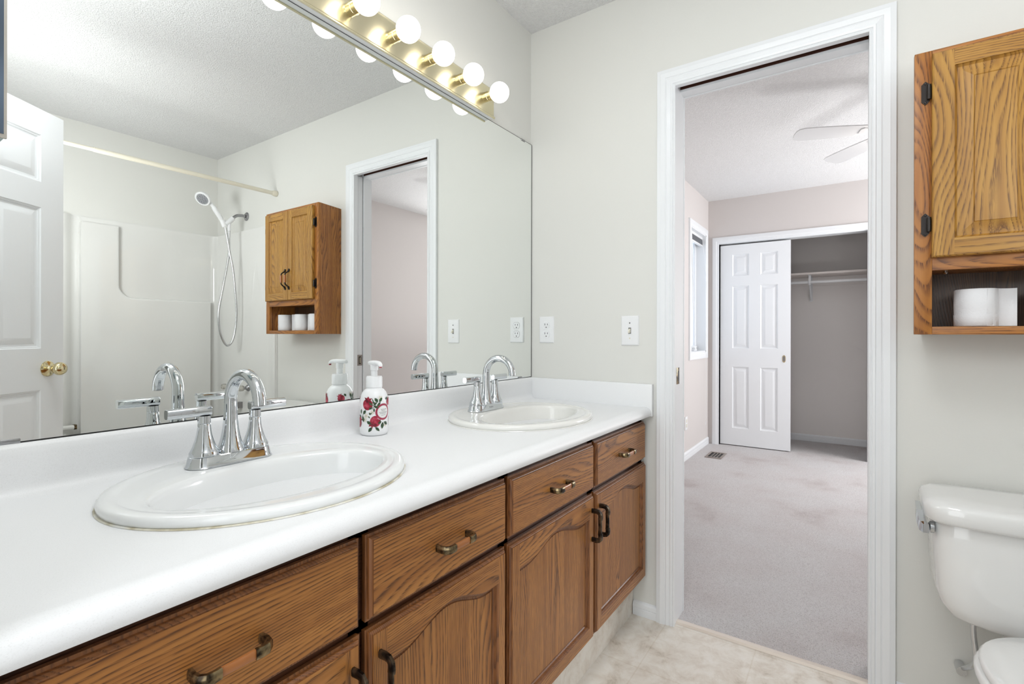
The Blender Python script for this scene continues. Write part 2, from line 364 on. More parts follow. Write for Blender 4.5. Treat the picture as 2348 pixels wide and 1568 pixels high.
box(bm, -1.915, -1.80, -0.56, 0.0, 0, H); box(bm, -1.915, -1.80, -2.87, -1.28, 0, H); box(bm, -1.915, -1.80, -1.28, -0.56, 2.06, H)
struct('wall_back', bm, WALL)
bm = bmn(); box(bm, -3.3, 0.0, -3.0, 0.15, H, H+.08); struct('ceiling', bm, CEIL)
bm = bmn(); box(bm, 0.115, 3.375, -2.9, 0.008, H, H+.08); struct('ceiling_bedroom', bm, CEIL)
bm = bmn(); box(bm, 3.375, 4.3, -1.9, 0.008, H, H+.08); struct('ceiling_closet', bm, CEIL)
bm = bmn(); box(bm, -1.915, 0.018, -2.9, 0.0, -0.05, 0.0); struct('floor', bm, VIN)
bm = bmn(); box(bm, 0.045, 4.3, -2.9, 0.01, -0.05, 0.004); struct('floor_bedroom', bm, CARPET)
bm = bmn(); prism(bm, [(0.016, 0), (0.047, 0), (0.047, 0.004), (0.040, 0.0065), (0.023, 0.0065), (0.016, 0.001)], lambda u, v, d_: (u, d_, v), -1.232, -0.640)
struct('trim_1', bm, STRIP)
# hall beyond the doorway the photographer stands in
bm = bmn(); box(bm, -3.3, -1.915, -2.9, 0.15, -0.05, 0); struct('floor_hall', bm, CARPET)
bm = bmn(); box(bm, -3.4, -3.3, -2.9, 0.15, 0, H); box(bm, -3.3, -1.915, 0.0, 0.15, 0, H); box(bm, -3.3, -1.915, -2.95, -2.85, 0, H); struct('wall_hall', bm, WALL)
# bedroom far wall with closet opening
CY0, CY1, CZ = -1.30, -0.095, 2.005
bm = bmn()
box(bm, 3.375, 3.49, CY1, 0.008, 0, H); box(bm, 3.375, 3.49, -2.9, CY0, 0, H); box(bm, 3.375, 3.49, CY0, CY1, CZ, H)
struct('wall_bedroom_far', bm, BEDWALL)
bm = bmn(); box(bm, 0.115, 3.375, -2.9, -2.8, 0, H); struct('wall_bedroom_right', bm, BEDWALL)
bm = bmn(); box(bm, 4.08, 4.2, -1.9, 0.008, 0, H); box(bm, 3.49, 4.08, -1.9, -1.8, 0, H); struct('wall_closet', bm, CLOSET)

# casings
fB = lambda s, z, dd: (-dd, s, z)
bm = bmn(); casing(bm, fB, -1.232, -0.642, 2.026, CP); struct('trim_2', bm, TRIM, angle=20)
bm = bmn(); casing(bm, lambda s, z, dd: (0.115+dd, s, z), -1.232, -0.642, 2.026, CP); struct('trim_3', bm, TRIM, angle=20)
bm = bmn()   # jambs of the pocket door opening
box(bm, 0, 0.115, -0.640, -0.622, 0, 2.05)
box(bm, 0, 0.020, -1.25, -1.232, 0, 2.05); box(bm, 0.066, 0.115, -1.25, -1.232, 0, 2.05)
box(bm, 0, 0.028, -1.232, -0.640, 2.032, 2.05); box(bm, 0.064, 0.115, -1.232, -0.640, 2.0285, 2.038); box(bm, 0.070, 0.115, -1.232, -0.640, 2.038, 2.05)
jamb = struct('trim_4', bm, TRIM)
bm = bmn(); box(bm, 0.0235, 0.055, -0.6415, -0.640, 0.905, 0.968, 0.0005); sp = part('strike_plate', bm, ANT, jamb)
bm = bmn(); box(bm, 0.034, 0.045, -0.6420, -0.6414, 0.918, 0.955); part('strike_hole', bm, BLACK, sp)
bm = bmn(); box(bm, 0.0, 0.115, -1.25, -0.622, 2.066, 2.075); box(bm, 0.064, 0.0698, -1.2315, -0.6405, 2.0382, 2.066); struct('trim_5', bm, BROWN)
# pocket door, slid into the wall, only its edge shows
bm = bmn(); box(bm, 0.0225, 0.0585, -1.95, -1.236, 0.012, 2.03, 0.001); pd = struct('door_2', bm, DOORP)
bm = bmn(); box(bm, 0.0235, 0.0575, -1.2362, -1.2345, 0.908, 0.972, 0.0005); ed = part('edge_pull', bm, VENTM, pd)
bm = bmn(); box(bm, 0.033, 0.048, -1.2346, -1.2340, 0.918, 0.962); box(bm, 0.0385, 0.0425, -1.2342, -1.2330, 0.923, 0.957, 0, 1); part('pull_recess', bm, [BLACK, BRUSH], ed)

BBP = [(0, 0), (0.011, 0), (0.012, 0.005), (0.012, 0.026), (0.0105, 0.028), (0.012, 0.031), (0.0115, 0.044), (0.007, 0.050), (0.0, 0.053)]
def baseb(name, f, d0, d1): b = bmn(); prism(b, BBP, f, d0, d1); return struct(name, b, TRIM, angle=20)
baseb('baseboard_front', lambda u, v, d_: (-u, d_, v), -0.575, -0.482)
baseb('baseboard_bedroom_left', lambda u, v, d_: (d_, 0.008-u, v*1.3+0.004), 0.13, 3.36)
baseb('baseboard_closet', lambda u, v, d_: (4.08-u, d_, v*1.3+0.004), -1.8, 0.0)
baseb('baseboard_front_right', lambda u, v, d_: (-u, d_, v), -2.05, -1.30)

# closet trim
fC = lambda s, z, dd: (3.375-dd, s, z)
CP2 = [(0, 0), (0, .010), (.006, .012), (.02, .012), (.024, .015), (.05, .016), (.060, .014), (.062, 0)]
bm = bmn(); casing(bm, fC, CY0, CY1, CZ, CP2); struct('trim_7', bm, TRIM, angle=20)
bm = bmn(); box(bm, 3.375, 3.49, CY1-0.0, CY1+0.012, 0, CZ); box(bm, 3.375, 3.49, CY0-0.012, CY0, 0, CZ); box(bm, 3.375, 3.49, CY0, CY1, CZ-0.006, CZ+0.012); struct('trim_8', bm, TRIM)

# sliding closet doors: face looks toward -x
SIX = [(0, 0), (0.004, -0.0045), (0.007, -0.005), (0.010, -0.0100), (0.018, -0.0105), (0.043, -0.0015), (0.045, -0.0015)]
def closet_door(name, y1, x):
    f = lambda a, b, dd: (x-dd, y1-a, 0.012+b)
    b = bmn(); P = []
    for (u0, u1) in ((0.112, 0.262), (0.362, 0.512)):
        for (v0, v1) in ((0.167, 0.771), (0.953, 1.565), (1.664, 1.878)): P.append((u0, v0, u1, v1))
    panel_slab(b, f, 0.615, 1.972, 0.033, P, SIX)
    return struct(name, b, DOORP, angle=20)
d3 = closet_door('door_3', -0.102, 3.400); closet_door('door_4', -0.098, 3.442)
bm = bmn(); prism(bm, [(-0.652+0.014*math.cos(a), 0.872+0.034*math.copysign(abs(math.sin(a))**.6, math.sin(a))) for a in [2*PI*i/24 for i in range(24)]], lambda a, b, dd: (3.400-dd, a-0.013, b), 0, 0.002); fp = part('finger_pull', bm, BRASS, d3)
bm = bmn(); prism(bm, [(-0.652+0.009*math.cos(a), 0.872+0.024*math.copysign(abs(math.sin(a))**.6, math.sin(a))) for a in [2*PI*i/24 for i in range(24)]], lambda a, b, dd: (3.400-dd, a-0.013, b), 0.002, 0.0024); part('pull_recess', bm, DKCHR, fp)

# bedroom window
fW = lambda s, z, dd: (s, 0.008-dd, z)
bm = bmn(); casing(bm, fW, WX0, WX1, WZ1, CP2, z0=WZ0, bottom=True); struct('trim_9', bm, TRIM, angle=20)
bm = bmn()
for (a, b, c, g) in ((WX0, WX0+.012, WZ0, WZ1), (WX1-.012, WX1, WZ0, WZ1), (WX0, WX1, WZ0, WZ0+.012), (WX0, WX1, WZ1-.012, WZ1)): box(bm, a, b, 0.0, 0.15, c, g)
for (a, b, c, g) in ((WX0+.012, WX0+.06, WZ0, WZ1), (WX1-.06, WX1-.012, WZ0, WZ1), (WX0, WX1, WZ0+.012, WZ0+.06), (WX0, WX1, WZ1-.06, WZ1-.012)): box(bm, a, b, 0.09, 0.13, c, g, 0.003)
win = struct('window_1', bm, TRIM)
bm = bmn(); box(bm, WX0+.05, WX1-.05, 0.108, 0.112, WZ0+.05, WZ1-.05); part('pane', bm, GLASS, win)
bm = bmn(); tube(bm, spline([(3.10, 0.085, 0.955), (3.08, 0.05, 0.975), (3.0, 0.035, 0.985), (2.93, 0.03, 0.965)]), 0.007); lathe(bm, [(0.012, -.02), (0.012, .02)], (2.93, 0.03, 0.968), 'x', 12); box(bm, 3.05, 3.15, 0.06, 0.09, 0.942, 0.962, 0.004); part('crank', bm, WPL, win)
# raised blind
bl = thing('window_blind', 'fully raised grey mini blind with long white wand in the narrow bedroom window', 'blind', (2.97, 0.045, 2.06))
bm = bmn(); box(bm, WX0+.014, WX1-.014, 0.03, 0.062, 2.035, 2.062, 0.002); part('headrail', bm, WPL, bl, world=True)
bm = bmn()
for i in range(14): box(bm, WX0+.016, WX1-.016, 0.030, 0.055, 1.985+i*0.0035, 1.9868+i*0.0035)
part('slats', bm, GREY, bl, world=True)
bm = bmn(); box(bm, WX0+.016, WX1-.016, 0.03, 0.056, 1.968, 1.984, 0.003); part('bottom_rail', bm, WPL, bl, world=True)
bm = bmn(); tube(bm, spline([(2.79, 0.022, 2.03), (2.80, 0.018, 1.8), (2.82, 0.016, 1.55), (2.83, 0.015, 1.33)]), 0.0055, 8); part('wand', bm, WPL, bl, world=True)
bm = bmn(); tube(bm, spline([(3.20, 0.024, 2.03), (3.20, -0.0145, 1.6), (3.20, -0.0145, 0.9), (3.205, -0.0145, 0.45), (3.19, -0.0145, 0.22), (3.18, -0.0145, 0.25)]), 0.0016, 6); part('cord', bm, WPL, bl, world=True)

# ------------------------------------------------------------------ hinged door seen in the mirror
ANG = -math.radians(35.5)
fD = lambda a, b, dd: (a, dd, b)
P = [(a, b, c, e) for (a, c) in ((0.105, 0.305), (0.405, 0.605)) for (b, e) in ((0.17, 0.858), (1.031, 1.621), (1.727, 1.923))]
bm = bmn(); panel_slab(bm, lambda a, b, dd: (a, dd, 0.012+b), 0.71, 2.018, 0.035, [(a, b-.012, c, e-.012) for a, b, c, e in P], SIX)
hd = struct('door_1', bm, DOORP, angle=20); hd.location = (-1.775, -1.271, 0); hd.rotation_euler = (0, 0, ANG)
for s in (1, -1):
    bm = bmn()
    y0 = 0.0 if s == 1 else -0.035
    lathe(bm, [(0.0, 0.0), (0.033, 0.0), (0.033, 0.003*s), (0.026, 0.008*s), (0.014, 0.010*s), (0.010, 0.016*s), (0.0095, 0.026*s), (0.013, 0.032*s), (0.022, 0.037*s), (0.0275, 0.047*s), (0.0275, 0.056*s), (0.022, 0.066*s), (0.010, 0.070*s), (0.0, 0.0705*s)], (0.635, y0, 0.945), 'y', 32)
    k = part('door_knob', bm, BRASS, hd, angle=50)
    if s == 1:
        bm = bmn(); box(bm, 0.6345, 0.6355, 0.0706, 0.0712, 0.940, 0.950); part('keyhole', bm, BLACK, k)

# ------------------------------------------------------------------ vanity
van = thing('vanity_cabinet', 'long oak double vanity with four drawers and arched cathedral doors under the white counter', 'vanity', (-0.9, -0.3, 0))
FY = -0.540
bm = bmn()
for (a, b, c, g, mi) in [(-1.795, -0.022, 0.757, 0.779, 0), (-1.795, -0.022, 0.60, 0.622, 0), (-1.795, -0.022, 0.160, 0.195, 0),
                     (-1.795, -1.775, .16, .779, 1), (-1.375, -1.335, .16, .779, 1), (-0.965, -0.925, .16, .779, 1), (-0.50, -0.46, .16, .779, 1), (-0.06, -0.022, .16, .779, 1)]:
    box(bm, a, b, -0.519, -0.500, c, g, 0, mi)
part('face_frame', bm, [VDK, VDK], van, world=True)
bm = bmn(); box(bm, -0.040, -0.024, -0.4995, -0.02, 0.15, 0.778); box(bm, -1.795, -1.78, -0.4995, -0.02, 0.15, 0.778); box(bm, -1.78, -0.04, -0.4995, -0.02, 0.15, 0.16); part('carcass', bm, VZ, van, world=True)
bm = bmn(); box(bm, -1.795, -0.003, -0.480, -0.465, 0.0, 0.149); part('toe_kick', bm, VIN, van, world=True)
EDG = ((0, -0.010), (0.0045, -0.0095), (0.0052, -0.0062), (0.0078, -0.0025), (0.0092, -0.0020), (0.0098, 0))
def handle(bm, f, L=0.098):
    """f(a,d,w): a along, d outward, w across"""
    for s in (0, 1):
        g = (lambda a, d_: f(a, d_, 0)) if s == 0 else (lambda a, d_: f(L-a, d_, 0))
        tube(bm, [g(0.006, 0), g(0.005, 0.014), g(0.0065, 0.022), g(0.012, 0.0275), g(0.020, 0.0285), g(0.028, 0.0275)], 0, sq=(0.0070, 0.0038))
    tube(bm, [f(0.026, 0.0265, 0), f(L/2, 0.0272, 0), f(L-0.026, 0.0265, 0)], 0, mi=1, sq=(0.0058, 0.0026))
drawers = [(-1.79, -1.363), (-1.350, -0.9545), (-0.9415, -0.4885), (-0.474, -0.030)]
for i, (a, b) in enumerate(drawers):
    z0, z1 = 0.619, 0.7625
    f = lambda p, q, dd, a=a: (a+p, FY-dd, z0+q)
    bm = bmn(); ring_rects(bm, f, (0, 0, b-a, z1-z0), [(0.001, -0.019)]+list(EDG), mi=1, capmi=0); bm.faces.new([bm.verts.new(f(*q, -0.019)) for q in rect(0, 0, b-a, z1-z0, 0.001)])
    dr = part('drawer_front', bm, [VX, VED], van, world=True, angle=20)
    cx = (a+b)/2 if i else -1.572
    if i == 1: cx = -1.146
    bm = bmn(); handle(bm, lambda p, dd, w, cx=cx: (cx-0.049+p, FY-dd, 0.6875+w))
    part('drawer_pull', bm, [ANT, GRIPW], dr, world=True)
ARZ = 0.445
def arch(t):   # t in [-1,1]
    t = abs(t)
    return 0.0 if t > 0.80 else 0.032*(0.5+0.5*math.cos(PI*t/0.80))
def arch_door(bm, f, W, Hh, T=0.019):
    x0, x1, z0, zt = 0.044, W-0.030-0.004, 0.044, Hh-0.068
    x1 = W-0.034; x0 = 0.040
    e = EDG[-1][0]; n = 28
    prof = [(0, 0), (0.002, -0.004), (0.0045, -0.0045), (0.006, -0.0095), (0.009, -0.0115), (0.013, -0.0115), (0.0145, -0.0095)]
    def loop(ins, dep):
        a, b = x0+ins, x1-ins
        L = [(a, z0+ins), (b, z0+ins)]
        for k in range(n+1):
            x = b+(a-b)*k/n; L.append((x, zt+arch(2*(x-x0)/(x1-x0)-1)-ins))
        return [bm.verts.new(f(p, q, dep)) for p, q in L]
    prev = None
    for ins, dep in prof:
        cur = loop(ins, dep)
        if prev: ringfaces(bm, prev, cur, 2)
        prev = cur
    bm.faces.new(prev)
    def q4(pts, mi):
        bm.faces.new([bm.verts.new(f(*p, 0)) for p in pts]).material_index = mi
    q4([(e, e), (x0, e), (x0, Hh-e), (e, Hh-e)], 0); q4([(x1, e), (W-e, e), (W-e, Hh-e), (x1, Hh-e)], 0)
    q4([(x0, e), (x1, e), (x1, z0), (x0, z0)], 1)
    for k in range(n):
        xa = x1+(x0-x1)*k/n; xb = x1+(x0-x1)*(k+1)/n
        q4([(xa, Hh-e), (xa, zt+arch(2*(xa-x0)/(x1-x0)-1)), (xb, zt+arch(2*(xb-x0)/(x1-x0)-1)), (xb, Hh-e)], 1)
    ring_rects(bm, f, (0, 0, W, Hh), [(0.001, -T)]+list(EDG), cap=False, mi=2)
    bm.faces.new([bm.verts.new(f(*q, -T)) for q in rect(0, 0, W, Hh, 0.001)])
doors = [(-1.79, -1.361, 'r'), (-1.3505, -0.9545, 'l'), (-0.9435, -0.487, 'r'), (-0.4765, -0.024, 'l')]
for a, b, side in doors:
    z0, z1 = 0.166, 0.606
    bm = bmn(); arch_door(bm, lambda p, q, dd: (a+p, FY-dd, z0+q), b-a, z1-z0)
    dr = part('cabinet_door', bm, [VZ, VX, VED], van, world=True, angle=20)
    hx = b-0.020 if side == 'r' else a+0.024
    bm = bmn(); handle(bm, lambda p, dd, w: (hx+w, FY-dd, 0.468+p)); part('door_pull', bm, [DKANT, DKANT], dr, world=True)

# ------------------------------------------------------------------ countertop
ct = thing('countertop', 'long white laminate countertop with coved backsplash and rolled front edge', 'countertop', (-0.9, -0.28, 0.815))
ZC = 0.8135
SNK = [(-1.357, -0.268), (-0.482, -0.268)]
prof = [(0.0, 0.781), (0.0, 0.900), (-0.003, 0.9035), (-0.010, 0.9045), (-0.016, 0.9025), (-0.0195, 0.897), (-0.0205, 0.885)]
prof += [(-0.0205, 0.845)] + [(-0.0205-0.022*(1-math.cos(a)), 0.8355-0.022*math.sin(a)) for a in [PI/2*k/6 for k in range(7)]]
yA = prof[-1][0]; prof[-1] = (yA, ZC)
front = [(-0.506, ZC), (-0.515, ZC+0.0008), (-0.525, ZC+0.0024), (-0.534, ZC+0.0026), (-0.543, ZC+0.0002), (-0.550, ZC-0.0045), (-0.5552, ZC-0.011), (-0.5575, ZC-0.018), (-0.5575, 0.789), (-0.555, 0.783), (-0.551, 0.781), (-0.02, 0.781)]
XL, XR = -1.799, -0.0202
bm = bmn()
for chain in (prof, front):
    A = [bm.verts.new((XL, y, z)) for y, z in chain]; B = [bm.verts.new((XR, y, z)) for y, z in chain]; ringfaces(bm, A, B, close=False)
tri = bmesh.new(); edges = []
def addloop(b, pts):
    vs = [b.verts.new(p) for p in pts]
    return [b.edges.new((vs[i], vs[(i+1) % len(vs)])) for i in range(len(vs))]
edges += addloop(tri, [(XL, yA, ZC), (XR, yA, ZC), (XR, -0.506, ZC), (XL, -0.506, ZC)])
for cx, cy in SNK: edges += addloop(tri, ell(0.245, 0.208, cx, cy, ZC))
bmesh.ops.triangle_fill(tri, use_beauty=True, use_dissolve=False, edges=edges)
merge(bm, tri, 0)
part('counter_slab', bm, LAM, ct, world=True, angle=40)
bm = bmn(); box(bm, -0.0200, -0.0005, -0.5600, -0.0005, 0.7805, 0.9035, 0.0012); part('side_splash', bm, LAM, ct, world=True)

def sink(name, c, label, mat, chip):
    t = thing(name, label, 'sink', (c[0], c[1], ZC), group='drop in sinks in the double vanity')
    cx, cy = 0, 0
    L = [ell(0.243, 0.206, 0, 0, -0.003), ell(0.260, 0.224, 0, 0, 0.0005), ell(0.2645, 0.2285, 0, 0, 0.003), ell(0.2655, 0.2295, 0, 0, 0.009), ell(0.2648, 0.2288, 0, 0, 0.0130), ell(0.2625, 0.2265, 0, 0, 0.0158), ell(0.2585, 0.2225, 0, 0, 0.0175), ell(0.252, 0.216, 0, 0, 0.0182),
         ell(0.2445, 0.206, 0, -0.0015, 0.0180), ell(0.2425, 0.2035, 0, -0.002, 0.0168), ell(0.2385, 0.196, 0, -0.004, 0.0165), ell(0.228, 0.160, 0, -0.024, 0.0163), ell(0.2185, 0.1335, 0, -0.037, 0.0158), ell(0.2150, 0.1300, 0, -0.0375, 0.0140), ell(0.2125, 0.1275, 0, -0.0378, 0.0095), ell(0.2105, 0.1258, 0, -0.038, 0.002),
         ell(0.2055, 0.122, 0, -0.038, -0.030), ell(0.197, 0.116, 0, -0.038, -0.062), ell(0.184, 0.108, 0, -0.038, -0.092), ell(0.163, 0.097, 0, -0.038, -0.120), ell(0.134, 0.082, 0, -0.0385, -0.142), ell(0.098, 0.064, 0, -0.039, -0.156), ell(0.058, 0.043, 0, -0.0395, -0.164), ell(0.022, 0.022, 0, -0.040, -0.167)]
    b = bmn(); loft(b, L, cap0=False, cap1=True); part('basin', b, mat, t, angle=60)
    b = bmn(); loft(b, [ell(0.020, 0.020, 0, -0.04, -0.166), ell(0.020, 0.020, 0, -0.04, -0.1635), ell(0.015, 0.015, 0, -0.04, -0.1625)], cap0=False); part('drain', b, CHR, t)
    b = bmn(); R = loft(b, [ell(0.258, 0.222, 0, 0, 0.0), ell(0.2676, 0.2316, 0, 0, 0.0004), ell(0.2662, 0.2302, 0, 0, 0.0022), ell(0.260, 0.224, 0, 0, 0.0026)], cap0=False, cap1=False); part('caulk_bead', b, CAULK if chip else mat, t)
    return t
sink('sink', SNK[0], 'near white oval drop-in sink with yellowed caulk line around its rim', SINKM, True)
sink('sink', SNK[1], 'far oval drop-in sink with cream tinted rim beside the side splash', SINKC, False)

def text_bm(s, size, f, font_scale=1.0):
    cu = bpy.data.curves.new('t', 'FONT'); cu.body = s; cu.size = size; cu.align_x = 'CENTER'; cu.align_y = 'CENTER'; cu.resolution_u = 3
    o = bpy.data.objects.new('t', cu); COL.objects.link(o)
    dg = bpy.context.evaluated_depsgraph_get(); me = bpy.data.meshes.new_from_object(o.evaluated_get(dg))
    b = bmn(); b.from_mesh(me)
    for v in b.verts: v.co = Vector(f(v.co.x, v.co.y))
    bpy.data.objects.remove(o); bpy.data.curves.remove(cu); bpy.data.meshes.remove(me)
    return b

# ------------------------------------------------------------------ faucets
def faucet(loc, label, mark):
    t = thing('faucet', label, 'faucet', loc, group='chrome two handle faucets')
    b = bmn()
    def st(hx, hy, z, n=56):   # stadium plan
        L = []
        for i in range(n):
            a = 2*PI*i/n
            L.append((math.copysign(hx-hy, math.cos(a))+hy*math.cos(a), hy*math.sin(a), z))
        return L
    loft(b, [st(0.0835, 0.0295, 0), st(0.0845, 0.0305, 0.0015), st(0.0825, 0.0285, 0.004), st(0.0785, 0.0255, 0.021), st(0.076, 0.0235, 0.0225)])
    part('base_plate', b, CHR, t, angle=35)
    z0 = 0.022
    b = bmn()
    R = 0.0555
    pts = [(0, 0, z0)]; rad = [0.0265]
    for h, r_ in ((0.004, .0262), (0.010, .0235), (0.020, .0203), (0.032, .0175), (0.046, .0152), (0.062, .0136), (0.080, .0127), (0.100, .0123)): pts.append((0, 0, z0+h)); rad.append(r_)
    for k in range(19):
        a = PI*k/18*0.985; pts.append((0, -R+R*math.cos(a), 0.1255+R*math.sin(a))); rad.append(0.0120)
    a = PI*0.985; pts.append((0, -R+R*math.cos(a)-0.0002, 0.1255+R*math.sin(a)-0.004)); rad.append(0.0121)
    tube(b, pts, rad, 28); sp = part('spout', b, CHR, t, angle=50)
    b = bmn(); lathe(b, [(0.0095, -0.0015), (0.0095, 0.001)], (0, -2*R, 0.1240), 'z', 20); part('aerator', b, DKCHR, sp)
    for s in (-1, 1):
        b = bmn(); cx = s*0.0508
        lathe(b, [(0.0262, z0), (0.0262, z0+.006), (0.0245, z0+.009), (0.0205, z0+.018), (0.0165, z0+.030), (0.0135, z0+.042), (0.0117, z0+.056), (0.0114, z0+.062), (0.0108, z0+.063), (0.0116, z0+.064), (0.0112, z0+.078)], (cx, 0, 0), 'z', 32)
        hb = part('handle_body', b, CHR, t, angle=40)
        b = bmn(); LV = [(0.0096*math.copysign(abs(math.cos(t))**.62, math.cos(t)), 0.0082*math.copysign(abs(math.sin(t))**.62, math.sin(t))) for t in [2*PI*i/28 for i in range(28)]]; loft(b, [[(cx+s*x_, q*k, 0.1095+p*k) for p, q in LV] for x_, k in ((-0.0118, .93), (-0.0112, 1), (0.0662, 1), (0.0670, .93))]); part('lever', b, CHR, hb, angle=40)
    if mark:
        b = text_bm('MOEN', 0.0075, lambda x, y: (x-0.005, -0.0275-0.0006+(y*0.19), 0.0115+y)); part('maker_mark', b, DKCHR, t)
    return t
f1 = faucet((-1.3665, -0.128, 0.8302), 'near chrome arched faucet with two straight levers on the near sink', False)
f2 = faucet((-0.4955, -0.128, 0.8302), 'far chrome arched faucet with two straight levers on the far sink', True)

# ------------------------------------------------------------------ soap dispenser
BX, BY = -0.954, -0.083
sd = thing('soap_dispenser', 'white foaming soap pump bottle printed with red pomegranates', 'soap dispenser', (BX, BY, ZC))
b = bmn(); BR = 0.0385
lathe(b, [(0.0, 0.0), (0.030, 0.0), (0.034, 0.001), (0.0372, 0.005), (0.0385, 0.012), (BR, 0.090), (0.0382, 0.098), (0.0365, 0.107), (0.0325, 0.117), (0.0265, 0.1245), (0.0215, 0.128), (0.0205, 0.131)], (0, 0, 0), 'z', 48); body = part('bottle', b, WPL, sd, angle=50)
b = bmn(); lathe(b, [(0.0215, 0.131), (0.0222, 0.132), (0.0222, 0.158), (0.0205, 0.162), (0.008, 0.1625)], (0, 0, 0), 'z', 36); part('collar', b, WPL, sd)
b = bmn(); lathe(b, [(0.0090, 0.162), (0.0090, 0.178), (0.0108, 0.179), (0.0108, 0.194), (0.0095, 0.196)], (0, 0, 0), 'z', 28)
dv = Vector((-0.22, -0.975, 0)).normalized(); sv = Vector((-dv.y, dv.x, 0))
L = []
for t, wd, zt, zb in ((-0.026, .006, .200, .194), (-0.024, .0085, .2035, .1925), (-0.012, .0115, .2052, .192), (0.0, .0118, .2058, .192), (0.012, .011, .2055, .1925), (0.022, .0085, .2045, .1945), (0.030, .0068, .2025, .1930), (0.036, .0058, .1990, .1895), (0.0385, .0040, .1960, .1890)):
    c_ = dv*t; zm, hz = (zt+zb)/2, (zt-zb)/2
    L.append([tuple(c_+sv*(wd*math.copysign(abs(math.cos(q))**.7, math.cos(q)))+Vector((0, 0, zm+hz*math.copysign(abs(math.sin(q))**.7, math.sin(q))))) for q in [2*PI*i/20 for i in range(20)]])
loft(b, L); ph = part('pump_head', b, WPL, sd, angle=50)
b = bmn(); lathe(b, [(0.0, 0), (0.0036, 0), (0.0036, 0.003)], tuple(dv*0.036+Vector((0, 0, 0.1868))), 'z', 12); part('nozzle_drip', b, PRED, ph)
def dec(bm, ang, zc, poly, mi=0, rr_=0.0, r=BR):
    """curved decal: poly in metres around (ang, zc)"""
    b = bmesh.new(); vs = [b.verts.new((p, q, 0)) for p, q in poly]; b.faces.new(vs)
    bmesh.ops.triangulate(b, faces=b.faces)
    bmesh.ops.subdivide_edges(b, edges=list(b.edges), cuts=2, use_grid_fill=True)
    for v in b.verts:
        a = math.radians(ang)+v.co.x/r; v.co = Vector(((r+rr_)*math.cos(a), (r+rr_)*math.sin(a), zc+v.co.y))
    merge(bm, b, mi)
def circ(r_, n=28, cx=0, cy=0, sx=1, sy=1): return [(cx+r_*sx*math.cos(2*PI*i/n), cy+r_*sy*math.sin(2*PI*i/n)) for i in range(n)]
def leaf(L, wd, a, cx=0, cy=0, n=8):
    P = [(L*i/n, wd*math.sin(PI*i/n)) for i in range(n+1)]+[(L*i/n, -wd*math.sin(PI*i/n)) for i in range(n-1, 0, -1)]
    c, s = math.cos(a), math.sin(a); return [(cx+x*c-y*s, cy+x*s+y*c) for x, y in P]
def crown(a, rad):
    P = []
    for i, (t, k) in enumerate([(-.5, .95), (-.55, 1.45), (-.2, 1.15), (0, 1.5), (.2, 1.15), (.55, 1.45), (.5, .95)]):
        P.append((rad*k*math.sin(a+t), rad*k*math.cos(a+t)))
    return P
VA = 229.8
def ringlabel(bm, ang, z):
    dec(bm, ang, z, circ(0.0238), 3, 0.0004); dec(bm, ang, z, circ(0.0226), 2, 0.0007); dec(bm, ang, z, circ(0.0172), 3, 0.0010)
    for yy, wd in ((0.007, .008), (0.0035, .006), (-0.001, .0125), (-0.0045, .0105), (-0.009, .006)):
        x = -wd
        while x < wd:
            k = random.uniform(.0012, .003); dec(bm, ang, z+yy, [(x, -.0006), (x+k, -.0006), (x+k, .0006), (x, .0006)], 4, 0.0013); x += k+.0009
    for i in range(40):
        a = 2*PI*i/40; dec(bm, ang, z, circ(0.00035, 6, .0148*math.cos(a), .0148*math.sin(a)), 4, 0.0013)
def pom(bm, ang, z, rad, tilt):
    dec(bm, ang, z, crown(tilt, rad*1.04), 0, 0.0004); dec(bm, ang, z, circ(rad, 30, 0, 0, 1.0, 1.05), 0, 0.0005)
b = bmn()
